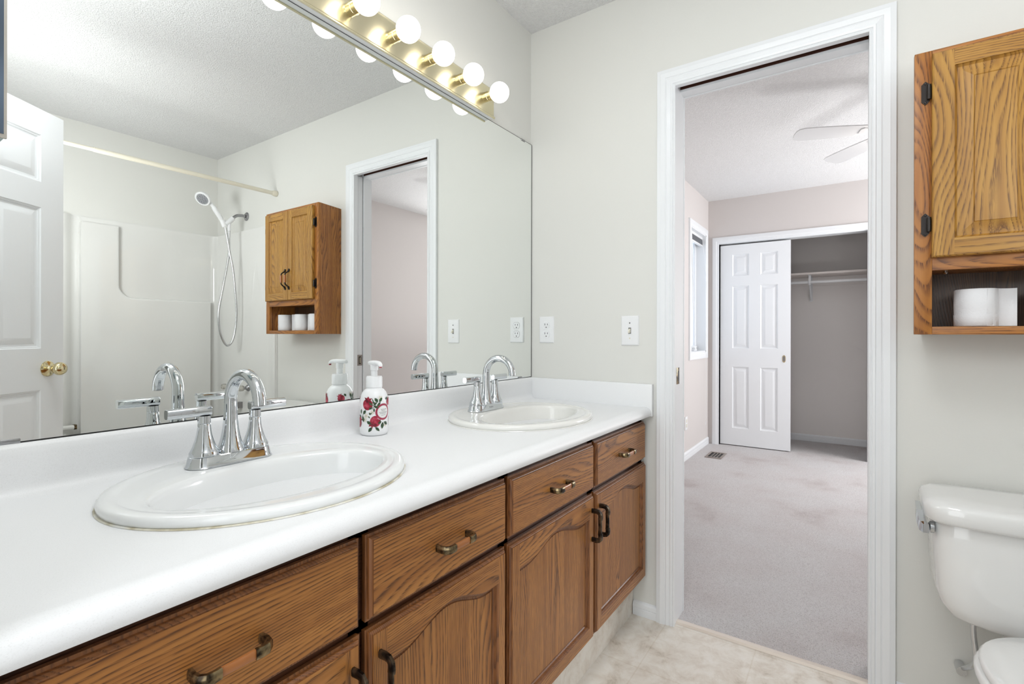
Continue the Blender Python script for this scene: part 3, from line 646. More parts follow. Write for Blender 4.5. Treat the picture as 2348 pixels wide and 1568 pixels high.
for base in (VA, VA+178):
    pom(b, base-27, 0.087, 0.0145, 0.1); pom(b, base+5, 0.041, 0.0145, -2.2); pom(b, base-78, 0.036, 0.013, 0.6); pom(b, base+72, 0.092, 0.010, 0.5)
    ringlabel(b, base+38, 0.066)
    LV_ = [(-5, .084, .016, .0024, .7), (-5, .084, .014, .0026, 2.4), (-3, .084, .016, .003, -.5), (-6, .080, .013, .0026, -2.6), (0, .088, .018, .0014, 1.9), (10, .080, .017, .0032, .9), (15, .093, .015, .0040, 2.2), (20, .093, .015, .0038, 1.0), (8, .088, .012, .0028, 2.6), (-1, .078, .012, .0022, -1.5),
           (-12, .033, .015, .0042, 2.5), (-8, .026, .017, .0042, -2.2), (4, .026, .017, .0036, -.8), (36, .038, .019, .0046, -1.7), (42, .038, .016, .0044, -.6), (30, .040, .012, .003, -2.6), (-48, .060, .015, .0042, .9), (-52, .056, .018, .0042, -1.3), (-60, .052, .013, .003, 2.8), (-62, .060, .014, .003, 1.5), (-20, .060, .009, .0018, .5), (-14, .058, .009, .0018, 2.1), (-24, .056, .008, .0016, -.9), (60, .106, .010, .0030, -2.2)]
    for an, z, L, wd, a in LV_: dec(b, base+an, z, leaf(L, wd, a), 1, 0.0006+0.00002*(an % 7))
    for an, z in ((-33, .056), (-40, .045), (50, .030), (-8, .066), (26, .104)):
        for k in range(5): dec(b, base+an, z, leaf(.0075, .0022, 2*PI*k/5+an), 5, 0.00045)
        dec(b, base+an, z, circ(.0010, 8), 1, 0.0007)
    for st_ in ([(-.006, .074), (-.002, .080), (.004, .086), (.003, .092)], [(.0, .080), (.008, .083), (.013, .092)], [(-.028, .068), (-.033, .058), (-.036, .050)]):
        for (xa, za), (xb, zb) in zip(st_, st_[1:]):
            nx, nz = -(zb-za), xb-xa; q = math.hypot(nx, nz); nx, nz = nx/q*.0006, nz/q*.0006
            dec(b, base, 0, [(xa-nx, za-nz), (xb-nx, zb-nz), (xb+nx, zb+nz), (xa+nx, za+nz)], 1, 0.0005)
part('printed_artwork', b, [PRED, PGRN, PRING, PLAB, INK, PETAL], body, angle=50)

# ------------------------------------------------------------------ mirror
mr_ = thing('wall_mirror', 'large frameless wall mirror above the white backsplash', 'mirror', (-0.9, -0.003, 1.42))
bm = bmn(); box(bm, -1.798, -0.005, -0.0060, -0.0010, 0.906, 1.940); mg = part('mirror_glass', bm, [MIR], mr_, world=True)
bm = bmn(); box(bm, -0.0052, -0.0022, -0.0064, -0.001, 0.906, 1.940); box(bm, -1.798, -0.005, -0.0064, -0.001, 0.9046, 0.9066); box(bm, -1.798, -0.005, -0.0064, -0.001, 1.9395, 1.9408); part('dark_edge', bm, BLACK, mr_, world=True)
for x, z in ((-0.075, 1.9385), (-0.095, 0.908), (-1.672, 0.908)):
    bm = bmn(); box(bm, x-0.014, x+0.014, -0.0085, -0.001, z-0.004, z+0.004, 0.001); part('mirror_clip', bm, DKCHR, mr_, world=True)

# ------------------------------------------------------------------ light bar
lb = thing('vanity_light_bar', 'long brass bar light with round glowing globe bulbs above the mirror', 'light fixture', (-0.92, 0, 1.99))
bm = bmn(); prism(bm, [(-0.004, 1.9455), (-0.026, 1.9435), (-0.0270, 1.9385), (-0.0305, 1.9365), (-0.0340, 1.9385), (-0.0345, 1.9420), (-0.0325, 1.9455), (-0.0285, 1.9480), (-0.0275, 1.953), (-0.0275, 2.042), (-0.0295, 2.047), (-0.026, 2.0525), (-0.004, 2.054)], lambda u, v, d_: (d_, u, v), -1.545, -0.318)
part('back_plate', bm, BRUSH, lb, world=True, angle=25)
bm = bmn(); box(bm, -1.544, -0.319, -0.0262, -0.0005, 1.9412, 1.9434); box(bm, -1.544, -0.319, -0.0035, -0.0005, 1.9434, 2.0535); part('white_housing', bm, WPL, lb, world=True)
for i in range(8):
    x = -0.377-0.1545*i
    bm = bmn(); lathe(bm, [(0.0182, -0.0272), (0.0178, -0.030), (0.0178, -0.0445), (0.0186, -0.0450), (0.0186, -0.0470), (0.0178, -0.0475), (0.0178, -0.0640), (0.0165, -0.0645), (0.0165, -0.040)], (x, 0, 2.0), 'y', 32, cap=False)
    s = part('socket', bm, BRASS, lb, world=True, angle=30)
    bm = bmn(); lathe(bm, [(0.0, -0.0560), (0.0163, -0.0560), (0.0163, -0.0545), (0.0, -0.0545)], (x, 0, 2.0), 'y', 24, cap=False); part('socket_insert', bm, BLACK, s, world=True)
    bm = bmn(); prof_ = [(0.0, -0.0605), (0.0120, -0.0605), (0.0122, -0.0635)] + [(0.0365*math.sin(a), -0.0975+0.0365*math.cos(a)) for a in [math.radians(24+156*k/20) for k in range(21)]]
    prof_[-1] = (0.0, -0.1340)
    lathe(bm, prof_, (x, 0, 2.0), 'y', 32, cap=False); part('globe_bulb', bm, BULBM, s, world=True, angle=60)

# ------------------------------------------------------------------ outlet and switch (on the door wall, face toward -x)
fP = lambda a, b, dd: (-dd, -a, b)
def plate(t, yc, zc, w_=0.073, h_=0.115):
    b = bmn(); ring_rects(b, fP, (yc-w_/2, zc-h_/2, yc+w_/2, zc+h_/2), [(0, 0), (0, 0.002), (0.0035, 0.0055), (0.006, 0.006)]); return part('cover_plate', b, WPL, t, world=True, angle=20)
ol = thing('outlet', 'white duplex outlet on the wall beside the mirror, near the corner', 'outlet', (0, -0.0845, 1.1145))
plate(ol, 0.0845, 1.1145)
for s in (1, -1):
    zc = 1.1145+s*0.0195
    P2 = [(0.0845+0.0172*math.cos(a), zc+max(-0.0145, min(0.0145, 0.0172*math.sin(a)))) for a in [2*PI*i/32 for i in range(32)]]
    bm = bmn(); prism(bm, P2, fP, 0.006, 0.0068); prism(bm, [(0.0845+(p-0.0845)*1.05, zc+(q-zc)*1.06) for p, q in P2], fP, 0.0058, 0.0062, 1)
    rc = part('receptacle', bm, [WPL, DKCHR], ol, world=True)
    bm = bmn()
    for a, hh in ((-0.0065, 0.0042), (0.0065, 0.0034)): prism(bm, rect(0.0845+a-0.0012, zc+0.004-hh, 0.0845+a+0.0012, zc+0.004+hh), fP, 0.0068, 0.0071)
    prism(bm, [(0.0845+p, zc-0.0085+q) for p, q in circ(0.0025, 12)], fP, 0.0068, 0.0071); part('slots', bm, BLACK, rc, world=True)
bm = bmn(); prism(bm, [(0.0845+p, 1.1145+q) for p, q in circ(0.0028, 12)], fP, 0.006, 0.0068); part('screw', bm, WPL, ol, world=True)
sw = thing('light_switch', 'white single toggle light switch between the mirror corner and the door casing', 'light switch', (0, -0.4655, 1.1095))
plate(sw, 0.4655, 1.1095, 0.0725, 0.117)
bm = bmn(); prism(bm, rect(0.4655-.0055, 1.1095-.012, 0.4655+.0055, 1.1095+.012), fP, 0.006, 0.0063); part('toggle_slot', bm, DKCHR, sw, world=True)
bm = bmn(); loft(bm, [[fP(0.4655+a*.0038, 1.1095+b*.008, 0.006) for a, b in ((-1,-1),(1,-1),(1,1),(-1,1))], [fP(0.4655+a*.003, 1.1035+b*.003, 0.018) for a, b in ((-1,-1),(1,-1),(1,1),(-1,1))]]); part('toggle', bm, IVORY, sw, world=True)
for s in (1, -1):
    bm = bmn(); prism(bm, [(0.4655+p, 1.1095+s*0.0302+q) for p, q in circ(0.003, 12)], fP, 0.006, 0.0066); part('screw', bm, DKCHR if s > 0 else IVORY, sw, world=True)

# ------------------------------------------------------------------ oak wall cabinet over the toilet
wc = thing('wall_cabinet', 'oak wall cabinet with two raised panel doors and open shelf above the toilet', 'cabinet', (-0.09, -1.6, 1.47))
YL, YR, XF = -1.327, -1.868, -0.176
ZB, ZT = 1.095, 1.846
bm = bmn()
prism(bm, [(XF+.018, YL-.002), (-0.001, YL-.030), (-0.001, YL-.045), (XF+.018, YL-.017)], lambda p, q, dd: (p, q, dd), ZB, ZT); prism(bm, [(XF+.018, YR+.002), (-0.001, YR+.030), (-0.001, YR+.045), (XF+.018, YR+.017)], lambda p, q, dd: (p, q, dd), ZB, ZT)
TRP = [(XF+.018, YL-.010), (-0.0015, YL-.038), (-0.0015, YR+.038), (XF+.018, YR+.010)]
for a, g in ((ZT-.0152, ZT-.0002), (ZB+.0002, ZB+.016), (1.268, 1.283)): prism(bm, TRP, lambda p, q, dd: (p, q, dd), a, g)
part('carcass', bm, RZ, wc, world=True)
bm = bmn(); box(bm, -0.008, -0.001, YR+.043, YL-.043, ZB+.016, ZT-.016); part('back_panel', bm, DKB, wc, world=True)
bm = bmn()
box(bm, XF, XF+.018, YL-.037, YL, ZB, ZT, 0.0012, 1); box(bm, XF, XF+.018, YR, YR+.037, ZB, ZT, 0.0012, 1)
for a, g in ((ZT-.045, ZT), (1.264, 1.305), (ZB, 1.1155)): box(bm, XF+.0002, XF+.018, YR+.037, YL-.037, a, g, 0.0005, 0)
part('face_frame', bm, [RY, RZ], wc, world=True)
RP = [(0, 0), (0.001, -0.004), (0.004, -0.0075), (0.006, -0.009), (0.0075, -0.009), (0.036, -0.001), (0.038, -0.0025), (0.0385, -0.0015)]
for (ya, yb, hs) in ((-1.362, -1.604, 1), (-1.608, -1.850, -1)):
    f = lambda a, b, dd: (XF-0.019-dd, ya-a, 1.297+b)
    W_, H_ = ya-yb, 0.534
    bm = bmn(); panel_slab(bm, f, W_, H_, 0.0188, [(0.044, 0.046, W_-0.044, H_-0.044)], RP, edge=((0, -0.005), (0.001, -0.0025), (0.004, 0)), railmi=1)
    dr = part('cabinet_door', bm, [GZ, GY], wc, world=True, angle=18)
    hy = yb+0.018 if hs == 1 else ya-0.018
    bm = bmn()
    P3 = spline([(XF-.019, hy, 1.475), (XF-.026, hy, 1.466), (XF-.040, hy, 1.456), (XF-.046, hy, 1.444), (XF-.046, hy, 1.398), (XF-.040, hy, 1.386), (XF-.026, hy, 1.376), (XF-.019, hy, 1.366)], 5)
    tube(bm, P3, [0.0058 if (i < 6 or i > len(P3)-7) else 0.004 for i in range(len(P3))], 12)
    tube(bm, [(XF-.046, hy, 1.443), (XF-.046, hy, 1.421), (XF-.046, hy, 1.399)], [0.0066, 0.0074, 0.0066], 16, mi=1)
    for z in (1.476, 1.365): lathe(bm, [(0.0, 0.0), (0.008, 0.0), (0.007, -0.004), (0, -0.005)], (XF-.0192, hy, z), 'x', 16)
    part('door_handle', bm, [BRONZE, GRIPW], dr, world=True)
    hyy = ya+0.0065 if hs == 1 else yb-0.0065
    for z in (1.735, 1.385):
        bm = bmn()
        Pp = [(-.0085, -.022), (-.0085, .022), (-.003, .0285), (0, .031), (.003, .0285), (.0085, .022), (.0085, -.022), (.003, -.0285), (0, -.031), (-.003, -.0285)]
        prism(bm, [(hyy+0.006*hs+p, z+q) for p, q in Pp], lambda a, b, dd: (XF-dd, a, b), 0.0002, 0.0022)
        lathe(bm, [(0.0, -.020), (0.0045, -.019), (0.0052, -.012), (0.0052, .012), (0.0045, .019), (0, .020)], (XF-.0085, hyy-0.001*hs, z), 'z', 14)
        for q in (-.025, .025): lathe(bm, [(0.0, 0), (0.0028, 0), (0.002, -0.0015), (0, -.002)], (XF-.0022, hyy+0.006*hs, z+q), 'x', 10)
        part('hinge', bm, BRONZE, dr, world=True)
bm = bmn(); lathe(bm, [(0, 1.268), (0.006, 1.268), (0.0065, 1.263), (0.004, 1.260), (0, 1.2595)], (-0.10, -1.40, 0), 'z', 14); part('shelf_screw', bm, CHR, wc, world=True)
# toilet rolls
def roll_bm(rad, tail=0):
    b = bmn(); h = 0.099
    pr = [(0.020, 0.001), (rad-.002, 0.0), (rad, 0.002), (rad+.0006, h*.3), (rad-.0004, h*.33), (rad+.0004, h*.5), (rad, h-.002), (rad-.003, h), (0.020, h-.001), (0.0195, h*.5)]
    L = []
    for (r_, z) in pr+[pr[0]]: L.append([(r_*math.cos(2*PI*i/48)*(1+.006*math.sin(7*i)), r_*math.sin(2*PI*i/48)*(1+.006*math.sin(5*i)), z) for i in range(48)])
    loft(b, L, False, False)
    return b
for i, (x, y, rad, lab) in enumerate(((-0.092, -1.462, 0.0445, 'toilet roll nearest the door on the open oak shelf'), (-0.092, -1.612, 0.043, 'middle of three toilet rolls, its loose sheet sticking out, on the open shelf'), (-0.092, -1.79, 0.044, 'toilet roll farthest from the door on the open oak shelf'))):
    t = thing('toilet_roll', lab, 'toilet roll', (x, y, 1.1165), group='toilet rolls on the open shelf')
    part('paper_roll', roll_bm(rad), PAPER, t, angle=60)
    if i < 2:
        b = bmn(); L0 = []
        P4 = [(-rad*math.cos(math.radians(a))*1.012, -rad*math.sin(math.radians(a))*1.012) for a in (20, 45, 70)]
        P4 += [(-.006, -rad-.012), (-.004, -rad-.024), (-.010, -rad-.033)] if i == 0 else [(-rad*.35, rad*.0-rad*1.0-.0), (-.022, -rad-.008), (-.034, -rad-.012)]
        Q = spline([(p[0], p[1], 0) for p in P4], 5); n_ = len(Q)
        A = [b.verts.new((q.x, q.y, 0.001)) for q in Q]; B = [b.verts.new((q.x, q.y, 0.0985)) for q in Q]; ringfaces(b, A, B, close=False)
        A2 = [b.verts.new((q.x+.0006, q.y+.0006, 0.001)) for q in Q]; B2 = [b.verts.new((q.x+.0006, q.y+.0006, 0.0985)) for q in Q]; ringfaces(b, A2, B2, close=False)
        part('loose_sheet', b, PAPER, t, angle=60)

# ------------------------------------------------------------------ toilet
TY = -1.612
to = thing('toilet', 'white close-coupled toilet with closed lid below the oak wall cabinet', 'toilet', (-0.35, TY, 0))
def sec(x0, x1, hy, z, p=6, cy=TY): return rr((x1-x0)/2, hy, 56, p, (x0+x1)/2, cy, z)
bm = bmn()
loft(bm, [sec(-.205, -.05, .165, .360, 4), sec(-.222, -.042, .195, .366, 4), sec(-.232, -.036, .215, .380), sec(-.238, -.034, .232, .405), sec(-.243, -.032, .242, .44), sec(-.246, -.030, .246, .52), sec(-.248, -.028, .2495, .612), sec(-.245, -.032, .246, .622)])
part('tank', bm, TOIL, to, world=True, angle=50)
bm = bmn()
loft(bm, [sec(-.246, -.030, .248, .617), sec(-.262, -.021, .262, .620), sec(-.268, -.017, .268, .627), sec(-.268, -.017, .268, .655), sec(-.262, -.021, .262, .668), sec(-.245, -.034, .246, .6745), sec(-.20, -.07, .20, .676)])
part('tank_lid', bm, TOIL, to, world=True, angle=50)
bm = bmn(); YS = TY+0.2485
lathe(bm, [(0, 0), (0.015, 0), (0.015, 0.008), (0.009, 0.012), (0, 0.012)], (-0.215, YS-0.001, 0.598), 'y', 18)
loft(bm, [[(-.232, YS+.016+a*.006, .596+b*.011) for a, b in ((-1,-1),(1,-1),(1,1),(-1,1))], [(-.222, YS+.022+a*.007, .600+b*.013) for a, b in ((-1,-1),(1,-1),(1,1),(-1,1))], [(-.20, YS+.026+a*.007, .618+b*.016) for a, b in ((-1,-1),(1,-1),(1,1),(-1,1))], [(-.145, YS+.026+a*.005, .622+b*.020) for a, b in ((-1,-1),(1,-1),(1,1),(-1,1))]])
part('flush_lever', bm, CHR, to, world=True)
def egg(x0, x1, hy, z, n=56):
    L = []; cx = x1-hy*0.95; fr = cx-x0
    for i in range(n):
        a = 2*PI*i/n; c, s = math.cos(a), math.sin(a)
        L.append((cx+(fr if c < 0 else (x1-cx))*math.copysign(abs(c)**(1.0 if c < 0 else .8), c), TY+hy*s, z))
    return L
bm = bmn()
loft(bm, [egg(-.56, -.12, .105, 0.0), egg(-.57, -.12, .108, .02), egg(-.54, -.14, .095, .09), egg(-.56, -.14, .105, .17), egg(-.62, -.13, .145, .25), egg(-.67, -.24, .180, .32), egg(-.69, -.262, .190, .355), egg(-.69, -.262, .188, .362)]); loft(bm, [rr(.12, .095, 32, 5, -.17, TY, .27), rr(.12, .10, 32, 5, -.17, TY, .34), rr(.12, .10, 32, 5, -.17, TY, .3585)])
part('bowl', bm, TOIL, to, world=True, angle=60)
bm = bmn(); loft(bm, [egg(-.700, -.262, .196, .363), egg(-.708, -.258, .203, .367), egg(-.708, -.258, .203, .378), egg(-.700, -.262, .198, .383)]); part('seat', bm, TOIL, to, world=True, angle=50)
bm = bmn(); loft(bm, [egg(-.692, -.268, .190, .384), egg(-.698, -.264, .195, .388), egg(-.698, -.264, .195, .396), egg(-.690, -.270, .189, .402), egg(-.60, -.32, .12, .405)]); part('lid', bm, TOIL, to, world=True, angle=50)
bm = bmn(); tube(bm, spline([(-.10, TY+.156, .368), (-.10, TY+.154, .30), (-.095, TY+.150, .22), (-.03, TY+.17, .16)]), 0.0062, 12); lathe(bm, [(0.012, -.02), (0.012, .02)], (-.025, TY+.17, .16), 'x', 14); part('supply_hose', bm, HOSE, to, world=True)

# ------------------------------------------------------------------ tub, surround, shower
bm = bmn()
R = (-1.515, -2.83, -0.012, -2.085)
f = lambda a, b, dd: (a, b, dd)
ring_rects(bm, f, R, [(0.0, 0.0), (0.0, 0.40), (0.006, 0.415), (0.02, 0.42), (0.075, 0.42), (0.09, 0.41), (0.12, 0.15), (0.16, 0.09), (0.2, 0.085)])
solo('bathtub', bm, GELC, 'white alcove bathtub below the glossy shower surround', 'bathtub', (-.76, -2.45, 0))
su = thing('tub_surround', 'glossy off-white moulded tub surround lining the shower walls', 'shower surround', (-.76, -2.85, 1.1))
ZS0, ZS1 = 0.421, 1.838
bm = bmn()
yb_ = -2.868
inn = [(-1.524, -2.06), (-1.524, -2.868), (-0.0015, -2.868), (-0.0015, -2.04)]
cx_, cy_, rc_ = -0.075, -2.800, 0.052
out = [(-0.005, -2.04), (-0.006, -2.085), (-0.020, -2.105), (-0.022, -2.14)] + [(cx_+rc_*math.cos(a), cy_+rc_*math.sin(a)) for a in [-PI/2*k/10 for k in range(11)]]
out += [(-0.20, -2.851), (-0.836, -2.851), (-0.840, -2.8655), (-0.852, -2.8655), (-0.866, -2.862), (-0.882, -2.850), (-0.898, -2.834), (-0.918, -2.822), (-0.945, -2.816), (-0.98, -2.814), (-1.44, -2.814)] + [(-1.455+rc_*math.cos(a), -2.786+rc_*math.sin(a)) for a in [-PI/2-PI/2*k/6 for k in range(7)]] + [(-1.507, -2.12), (-1.510, -2.06)]
poly = inn[:2] + inn[2:] + out
prism(bm, poly, lambda a, b, dd: (a, b, dd), ZS0, ZS1)
part('wall_panels', bm, GELC, su, world=True, angle=40)
# moulded lower field with the recessed shelf above it
x0, x1, zr, rad = -0.640, -0.075, 1.335, 0.085
P5 = [(-0.838, 0.43), (x1, 0.43), (x1, zr)]+[(x0+rad-rad*math.sin(a), zr+rad-rad*math.cos(a)) for a in [PI/2*k/10 for k in range(11)]]+[(x0, 1.800), (-0.838, 1.800)]
bm = bmn()
L = []
for ins, dep in ((0, -2.8505), (0, -2.826), (0.003, -2.819), (0.010, -2.8155), (0.013, -2.815)):
    # small inset on the recess side only
    q = []
    for (a, b) in P5:
        aa = a-(ins if (a > -0.83 and a < x1-0.01 and b > zr+.001) else 0); bb = b-(ins if b > zr-.001 and b < 1.79 else 0)
        q.append((aa, dep, bb))
    L.append(q)
loft(bm, L); part('recess_field', bm, GELC, su, world=True, angle=40)
bm = bmn(); prism(bm, [(-2.045, 0.0), (-2.075, 0.0), (-2.075, 1.838), (-2.045, 1.838)], lambda a, b, dd: (-dd, a, max(b, .0)), 0.0005, 0.016); part('edge_flange', bm, GELC, su, world=True)
bm = bmn(); tube(bm, [(-1.40, -2.805, .515), (-0.875, -2.805, .515)], 0.014, 16); box(bm, -1.42, -1.38, -2.838, -2.80, .500, .530, .004); box(bm, -0.878, -0.860, -2.832, -2.795, .500, .530, .004, 1)
solo('grab_bar', bm, [GELC, ANT], 'short pale grab bar low on the shower back wall, seen beside the open door', 'grab bar', (-1.14, -2.81, .515))
bm = bmn(); box(bm, -1.5, -0.0, -2.8695, -2.8655, 1.838, 1.846)
struct('trim_10', bm, GELC)
cr = thing('shower_curtain_rod', 'ivory tension shower curtain rod spanning the tub alcove', 'curtain rod', (-.76, -2.05, 2.045))
bm = bmn(); tube(bm, [(-1.523, -2.05, 2.042), (-0.97, -2.05, 2.0435)], 0.0105, 16); part('inner_tube', bm, ROD, cr, world=True)
bm = bmn(); tube(bm, [(-0.99, -2.05, 2.0435), (-0.012, -2.05, 2.046)], 0.013, 16); part('outer_tube', bm, ROD, cr, world=True)
bm = bmn(); lathe(bm, [(0.018, -0.0), (0.0195, -0.004), (0.0195, -0.022), (0.0145, -0.035)], (-0.001, -2.05, 2.046), 'x', 20); part('end_cap', bm, ROD, cr, world=True)
sh = thing('hand_shower', 'white hand shower on chrome arm with looping metal hose', 'shower head', (-.12, -2.44, 1.9))
Y = -2.44
bm = bmn(); lathe(bm, [(0.0, 0), (0.031, 0), (0.031, -0.003), (0.020, -0.011), (0, -0.012)], (-0.001, Y, 1.944), 'x', 28); part('escutcheon', bm, DKCHR, sh, world=True)
bm = bmn(); tube(bm, spline([(-0.005, Y, 1.944), (-0.04, Y, 1.944), (-0.075, Y, 1.934), (-0.112, Y, 1.900)]), 0.0105, 16); part('shower_arm', bm, DKCHR, sh, world=True, angle=60)
bm = bmn(); tube(bm, [(-0.098, Y, 1.912), (-0.128, Y, 1.880), (-0.150, Y, 1.862)], [0.016, 0.017, 0.015], 18); tube(bm, [(-0.125, Y, 1.885), (-0.125, Y, 1.86), (-0.125, Y, 1.818)], [0.012, 0.013, 0.010], 16); tube(bm, [(-0.152, Y-.004, 1.845), (-0.168, Y-.004, 1.888)], [0.016, 0.0175], 18); part('bracket', bm, WPL, sh, world=True, angle=50)
bm = bmn(); tube(bm, spline([(-0.155, Y-.004, 1.842), (-0.175, Y-.004, 1.892), (-0.208, Y-.005, 1.940), (-0.232, Y-.006, 1.976), (-0.258, Y-.008, 2.000)]), [0.012]*8+[0.0155]*14+[0.012]*11, 18); hh_ = part('handle', bm, WPL, sh, world=True, angle=60)
nrm = Vector((-0.62, 0.40, -0.62)).normalized(); c0 = Vector((-0.292, -2.446, 2.010))
bm = bmn(); tube(bm, [c0-nrm*0.030, c0-nrm*0.024, c0-nrm*0.008, c0+nrm*0.006, c0+nrm*0.010], [0.018, 0.034, 0.047, 0.050, 0.047], 32); hd2 = part('spray_head', bm, WPL, sh, world=True, angle=50)
bm = bmn(); tube(bm, [c0+nrm*0.0098, c0+nrm*0.0115], [0.038, 0.037], 32); part('nozzle_plate', bm, GREY, hd2, world=True)
bm = bmn(); e1 = nrm.cross(Vector((0, 0, 1))).normalized(); e2 = nrm.cross(e1)
for rr3, n3 in ((0.008, 5), (0.017, 10), (0.0265, 16), (0.034, 22)):
    for i in range(n3):
        a = 2*PI*i/n3; q = c0+nrm*0.0114+(e1*math.cos(a)+e2*math.sin(a))*rr3; tube(bm, [q, q+nrm*0.002], [0.0022, 0.0018], 6)
part('nozzles', bm, WPL, hd2, world=True)
HP = [(-0.150, 1.838, -.004), (-0.130, 1.72, 0), (-0.1195, 1.66, 0), (-0.100, 1.54, .006), (-0.083, 1.36, .006), (-0.076, 1.24, .004), (-0.083, 1.12, 0), (-0.105, 1.04, 0), (-0.138, 1.014, 0), (-0.170, 1.06, 0), (-0.190, 1.14, 0), (-0.194, 1.25, 0), (-0.168, 1.40, -.002), (-0.138, 1.56, -.006), (-0.122, 1.68, -.008), (-0.124, 1.76, -.004), (-0.125, 1.82, 0)]
bm = bmn(); tube(bm, spline([(a, Y+c+0.004, b) for a, b, c in HP], 7), 0.0075, 12); part('hose', bm, HOSE, sh, world=True, angle=60)
vt = thing('tub_faucet', 'chrome tub valve with clear acrylic knobs and boxy spout below the shower', 'tub faucet', (-.05, -2.47, .65))
for y in (-2.37, -2.60):
    bm = bmn(); lathe(bm, [(0, 0), (0.026, 0), (0.024, -0.008), (0.012, -0.022), (0.010, -0.04)], (-0.020, y, 0.712), 'x', 24); k = part('valve_flange', bm, DKCHR, vt, world=True)
    bm = bmn(); lathe(bm, [(0.010, 0), (0.020, -0.004), (0.0215, -0.02), (0.018, -0.036), (0, -0.038)], (-0.058, y, 0.712), 'x', 10); part('acrylic_knob', bm, ACR, k, world=True)
bm = bmn(); loft(bm, [[(-0.02, -2.47+a*.020, .585+b*.022) for a, b in ((-1,-1),(1,-1),(1,1),(-1,1))], [(-0.09, -2.47+a*.020, .583+b*.022) for a, b in ((-1,-1),(1,-1),(1,1),(-1,1))], [(-0.13, -2.47+a*.018, .575+b*.018) for a, b in ((-1,-1),(1,-1),(1,1),(-1,1))]]); part('tub_spout', bm, DKCHR, vt, world=True)

# ------------------------------------------------------------------ medicine cabinet at the upper left edge
mc = thing('medicine_cabinet', 'mirrored medicine cabinet cut off at the upper left edge of the view', 'cabinet', (-1.75, -0.06, 1.7))
bm = bmn(); box(bm, -1.798, -1.697, -0.115, -0.0075, 1.392, 2.05, 0.001); part('cabinet_box', bm, plain('cabinet_enamel', (0.45, 0.55, 0.56), 0.3), mc, world=True)
bm = bmn(); box(bm, -1.798, -1.6955, -0.121, -0.1155, 1.390, 2.052, 0.001); part('door_frame', bm, plain('champagne_metal', (0.62, 0.59, 0.54), 0.25, 0.6), mc, world=True)
bm = bmn(); box(bm, -1.797, -1.6995, -0.1225, -0.1212, 1.396, 2.046); part('mirror_front', bm, MIRD, mc, world=True)

# ------------------------------------------------------------------ bedroom items
HX, HY_, HZ = 1.47, -1.42, 2.2
fan = thing('ceiling_fan', 'white five blade ceiling fan in the bedroom, half hidden by the door casing', 'ceiling fan', (HX, HY_, HZ))
bm = bmn(); lathe(bm, [(0.0, 0.04), (0.06, 0.04), (0.085, 0.025), (0.09, 0.0), (0.085, -0.03), (0.05, -0.05), (0, -0.05)], (0, 0, 0), 'z', 32); part('motor_housing', bm, WPL, fan)
bm = bmn(); lathe(bm, [(0.012, 0.04), (0.012, 0.19), (0.055, 0.20), (0.06, 0.239), (0.0, 0.239)], (0, 0, 0), 'z', 24); part('downrod', bm, WPL, fan)
for i in range(5):
    a = math.radians(40.7+72*i)
    Rm = Matrix.Rotation(a, 4, 'Z') @ Matrix.Rotation(math.radians(10), 4, 'X')
    bm = bmn(); pl = []
    n = 10
    up_ = [(0.17, 0.045), (0.30, 0.055), (0.42, 0.060), (0.50, 0.060), (0.525, 0.050), (0.535, 0.030)]
    pl = up_+[(0.538, 0)]+[(x, -y) for x, y in up_[::-1]]
    prism(bm, pl, lambda p, q, dd: (p, q, dd), -0.003, 0.003); bmesh.ops.transform(bm, matrix=Rm, verts=bm.verts); bl_ = part('blade', bm, WPL, fan)
    bm = bmn(); prism(bm, [(0.07, .012), (0.15, .012), (0.20, .03), (0.215, .02), (0.215, -.02), (0.20, -.03), (0.15, -.012), (0.07, -.012)], lambda p, q, dd: (p, q, dd), -0.008, -0.0035); bmesh.ops.transform(bm, matrix=Rm, verts=bm.verts); part('blade_iron', bm, WPL, bl_)
bm = bmn(); lathe(bm, [(0.0, -0.052), (0.05, -0.052), (0.055, -0.07), (0.09, -0.10), (0.10, -0.13), (0.08, -0.165), (0.03, -0.185), (0, -0.188)], (0, 0, 0), 'z', 28); part('light_globe', bm, plain('fan_globe', (0.9, 0.9, 0.88), 0.3, emit=(1.0, 0.93, 0.85, 5.0)), fan)
fv = thing('floor_vent', 'bronze floor register set in the bedroom carpet near the closet', 'floor vent', (2.87, -0.175, 0.004))
bm = bmn()
for (a, b, c, g) in ((2.745, 2.995, -.125, -.107), (2.745, 2.995, -.243, -.225), (2.745, 2.775, -.225, -.125), (2.965, 2.995, -.225, -.125)): box(bm, a, b, c, g, 0.004, 0.010, 0.001)
part('frame', bm, VENTM, fv, world=True)
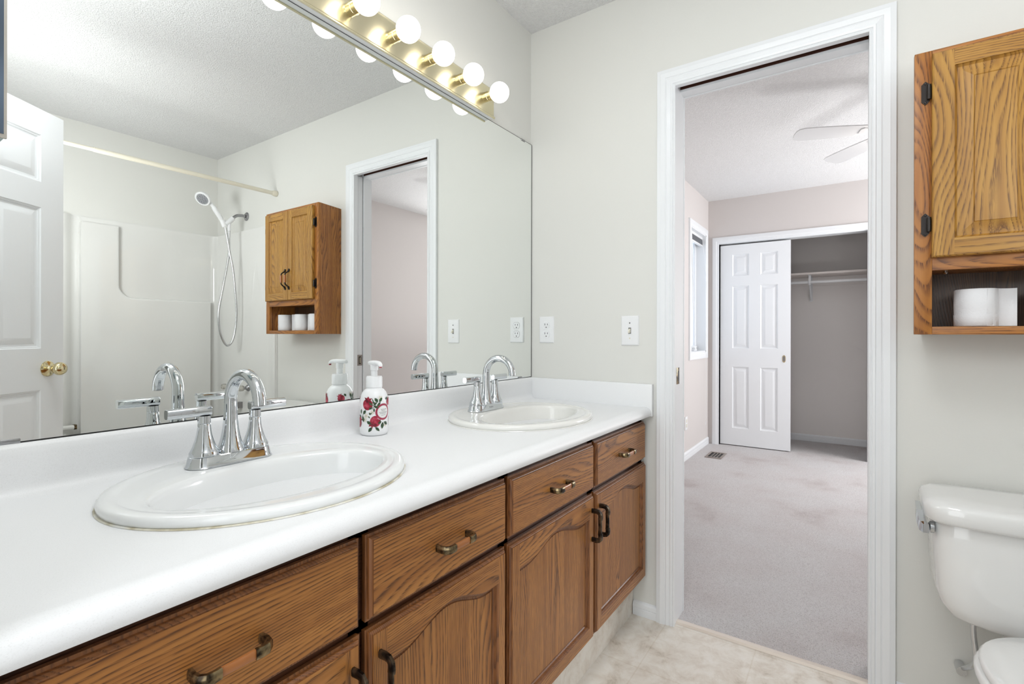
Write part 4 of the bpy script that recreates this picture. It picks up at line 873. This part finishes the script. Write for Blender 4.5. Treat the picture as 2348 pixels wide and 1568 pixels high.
bm = bmn(); box(bm, 2.775, 2.965, -.225, -.125, 0.004, 0.005); part('duct_opening', bm, BLACK, fv, world=True)
bm = bmn()
for y in (-.2, -.175, -.15): box(bm, 2.775, 2.965, y-.003, y+.003, 0.005, 0.0085)
part('louvres', bm, VENTM, fv, world=True)
bo = thing('outlet', 'white outlet low on the bedroom wall, left of the blind cord', 'outlet', (2.56, 0.008, .32))
bm = bmn(); box(bm, 2.525, 2.597, 0.002, 0.0078, 0.265, 0.38, 0.0015); part('cover_plate', bm, WPL, bo, world=True)
bm = bmn(); box(bm, 2.545, 2.577, -0.0005, 0.0018, 0.328, 0.358, 0.001); box(bm, 2.545, 2.577, -0.0005, 0.0018, 0.287, 0.317, 0.001); part('receptacle', bm, IVORY, bo, world=True)
cs = thing('closet_shelf', 'pale wooden closet shelf above the hanging rod', 'shelf', (3.92, -0.9, 1.70))
bm = bmn(); box(bm, 3.765, 4.079, -1.799, 0.0, 1.690, 1.709, 0.001); part('board', bm, plain('shelf_paint', (0.80, 0.74, 0.70), 0.5), cs, world=True)
bm = bmn(); box(bm, 4.062, 4.0795, -1.799, 0.0, 1.600, 1.6895); part('wall_cleat', bm, CLOSET, cs, world=True)
bm = bmn(); tube(bm, [(3.86, -1.795, 1.622), (3.86, 0.0, 1.622)], 0.0155, 18)
solo('closet_rod', bm, WPL, 'white hanging rod under the shelf in the bedroom closet', 'closet rod', (3.86, -0.9, 1.622))
bm = bmn(); yk = -0.845
box(bm, 4.055, 4.061, yk-.012, yk+.012, 1.44, 1.689); box(bm, 3.79, 4.055, yk-.012, yk+.012, 1.683, 1.689)
tube(bm, [(3.835, yk, 1.685), (3.832, yk, 1.61), (3.845, yk, 1.595), (3.87, yk, 1.595), (3.885, yk, 1.605)], 0, sq=(0.010, 0.0025))
tube(bm, [(3.87, yk, 1.592), (3.95, yk, 1.54), (4.055, yk, 1.455)], 0, sq=(0.006, 0.008))
solo('shelf_bracket', bm, TRIM, 'white metal bracket holding the closet shelf and rod', 'bracket', (4.0, yk, 1.6))
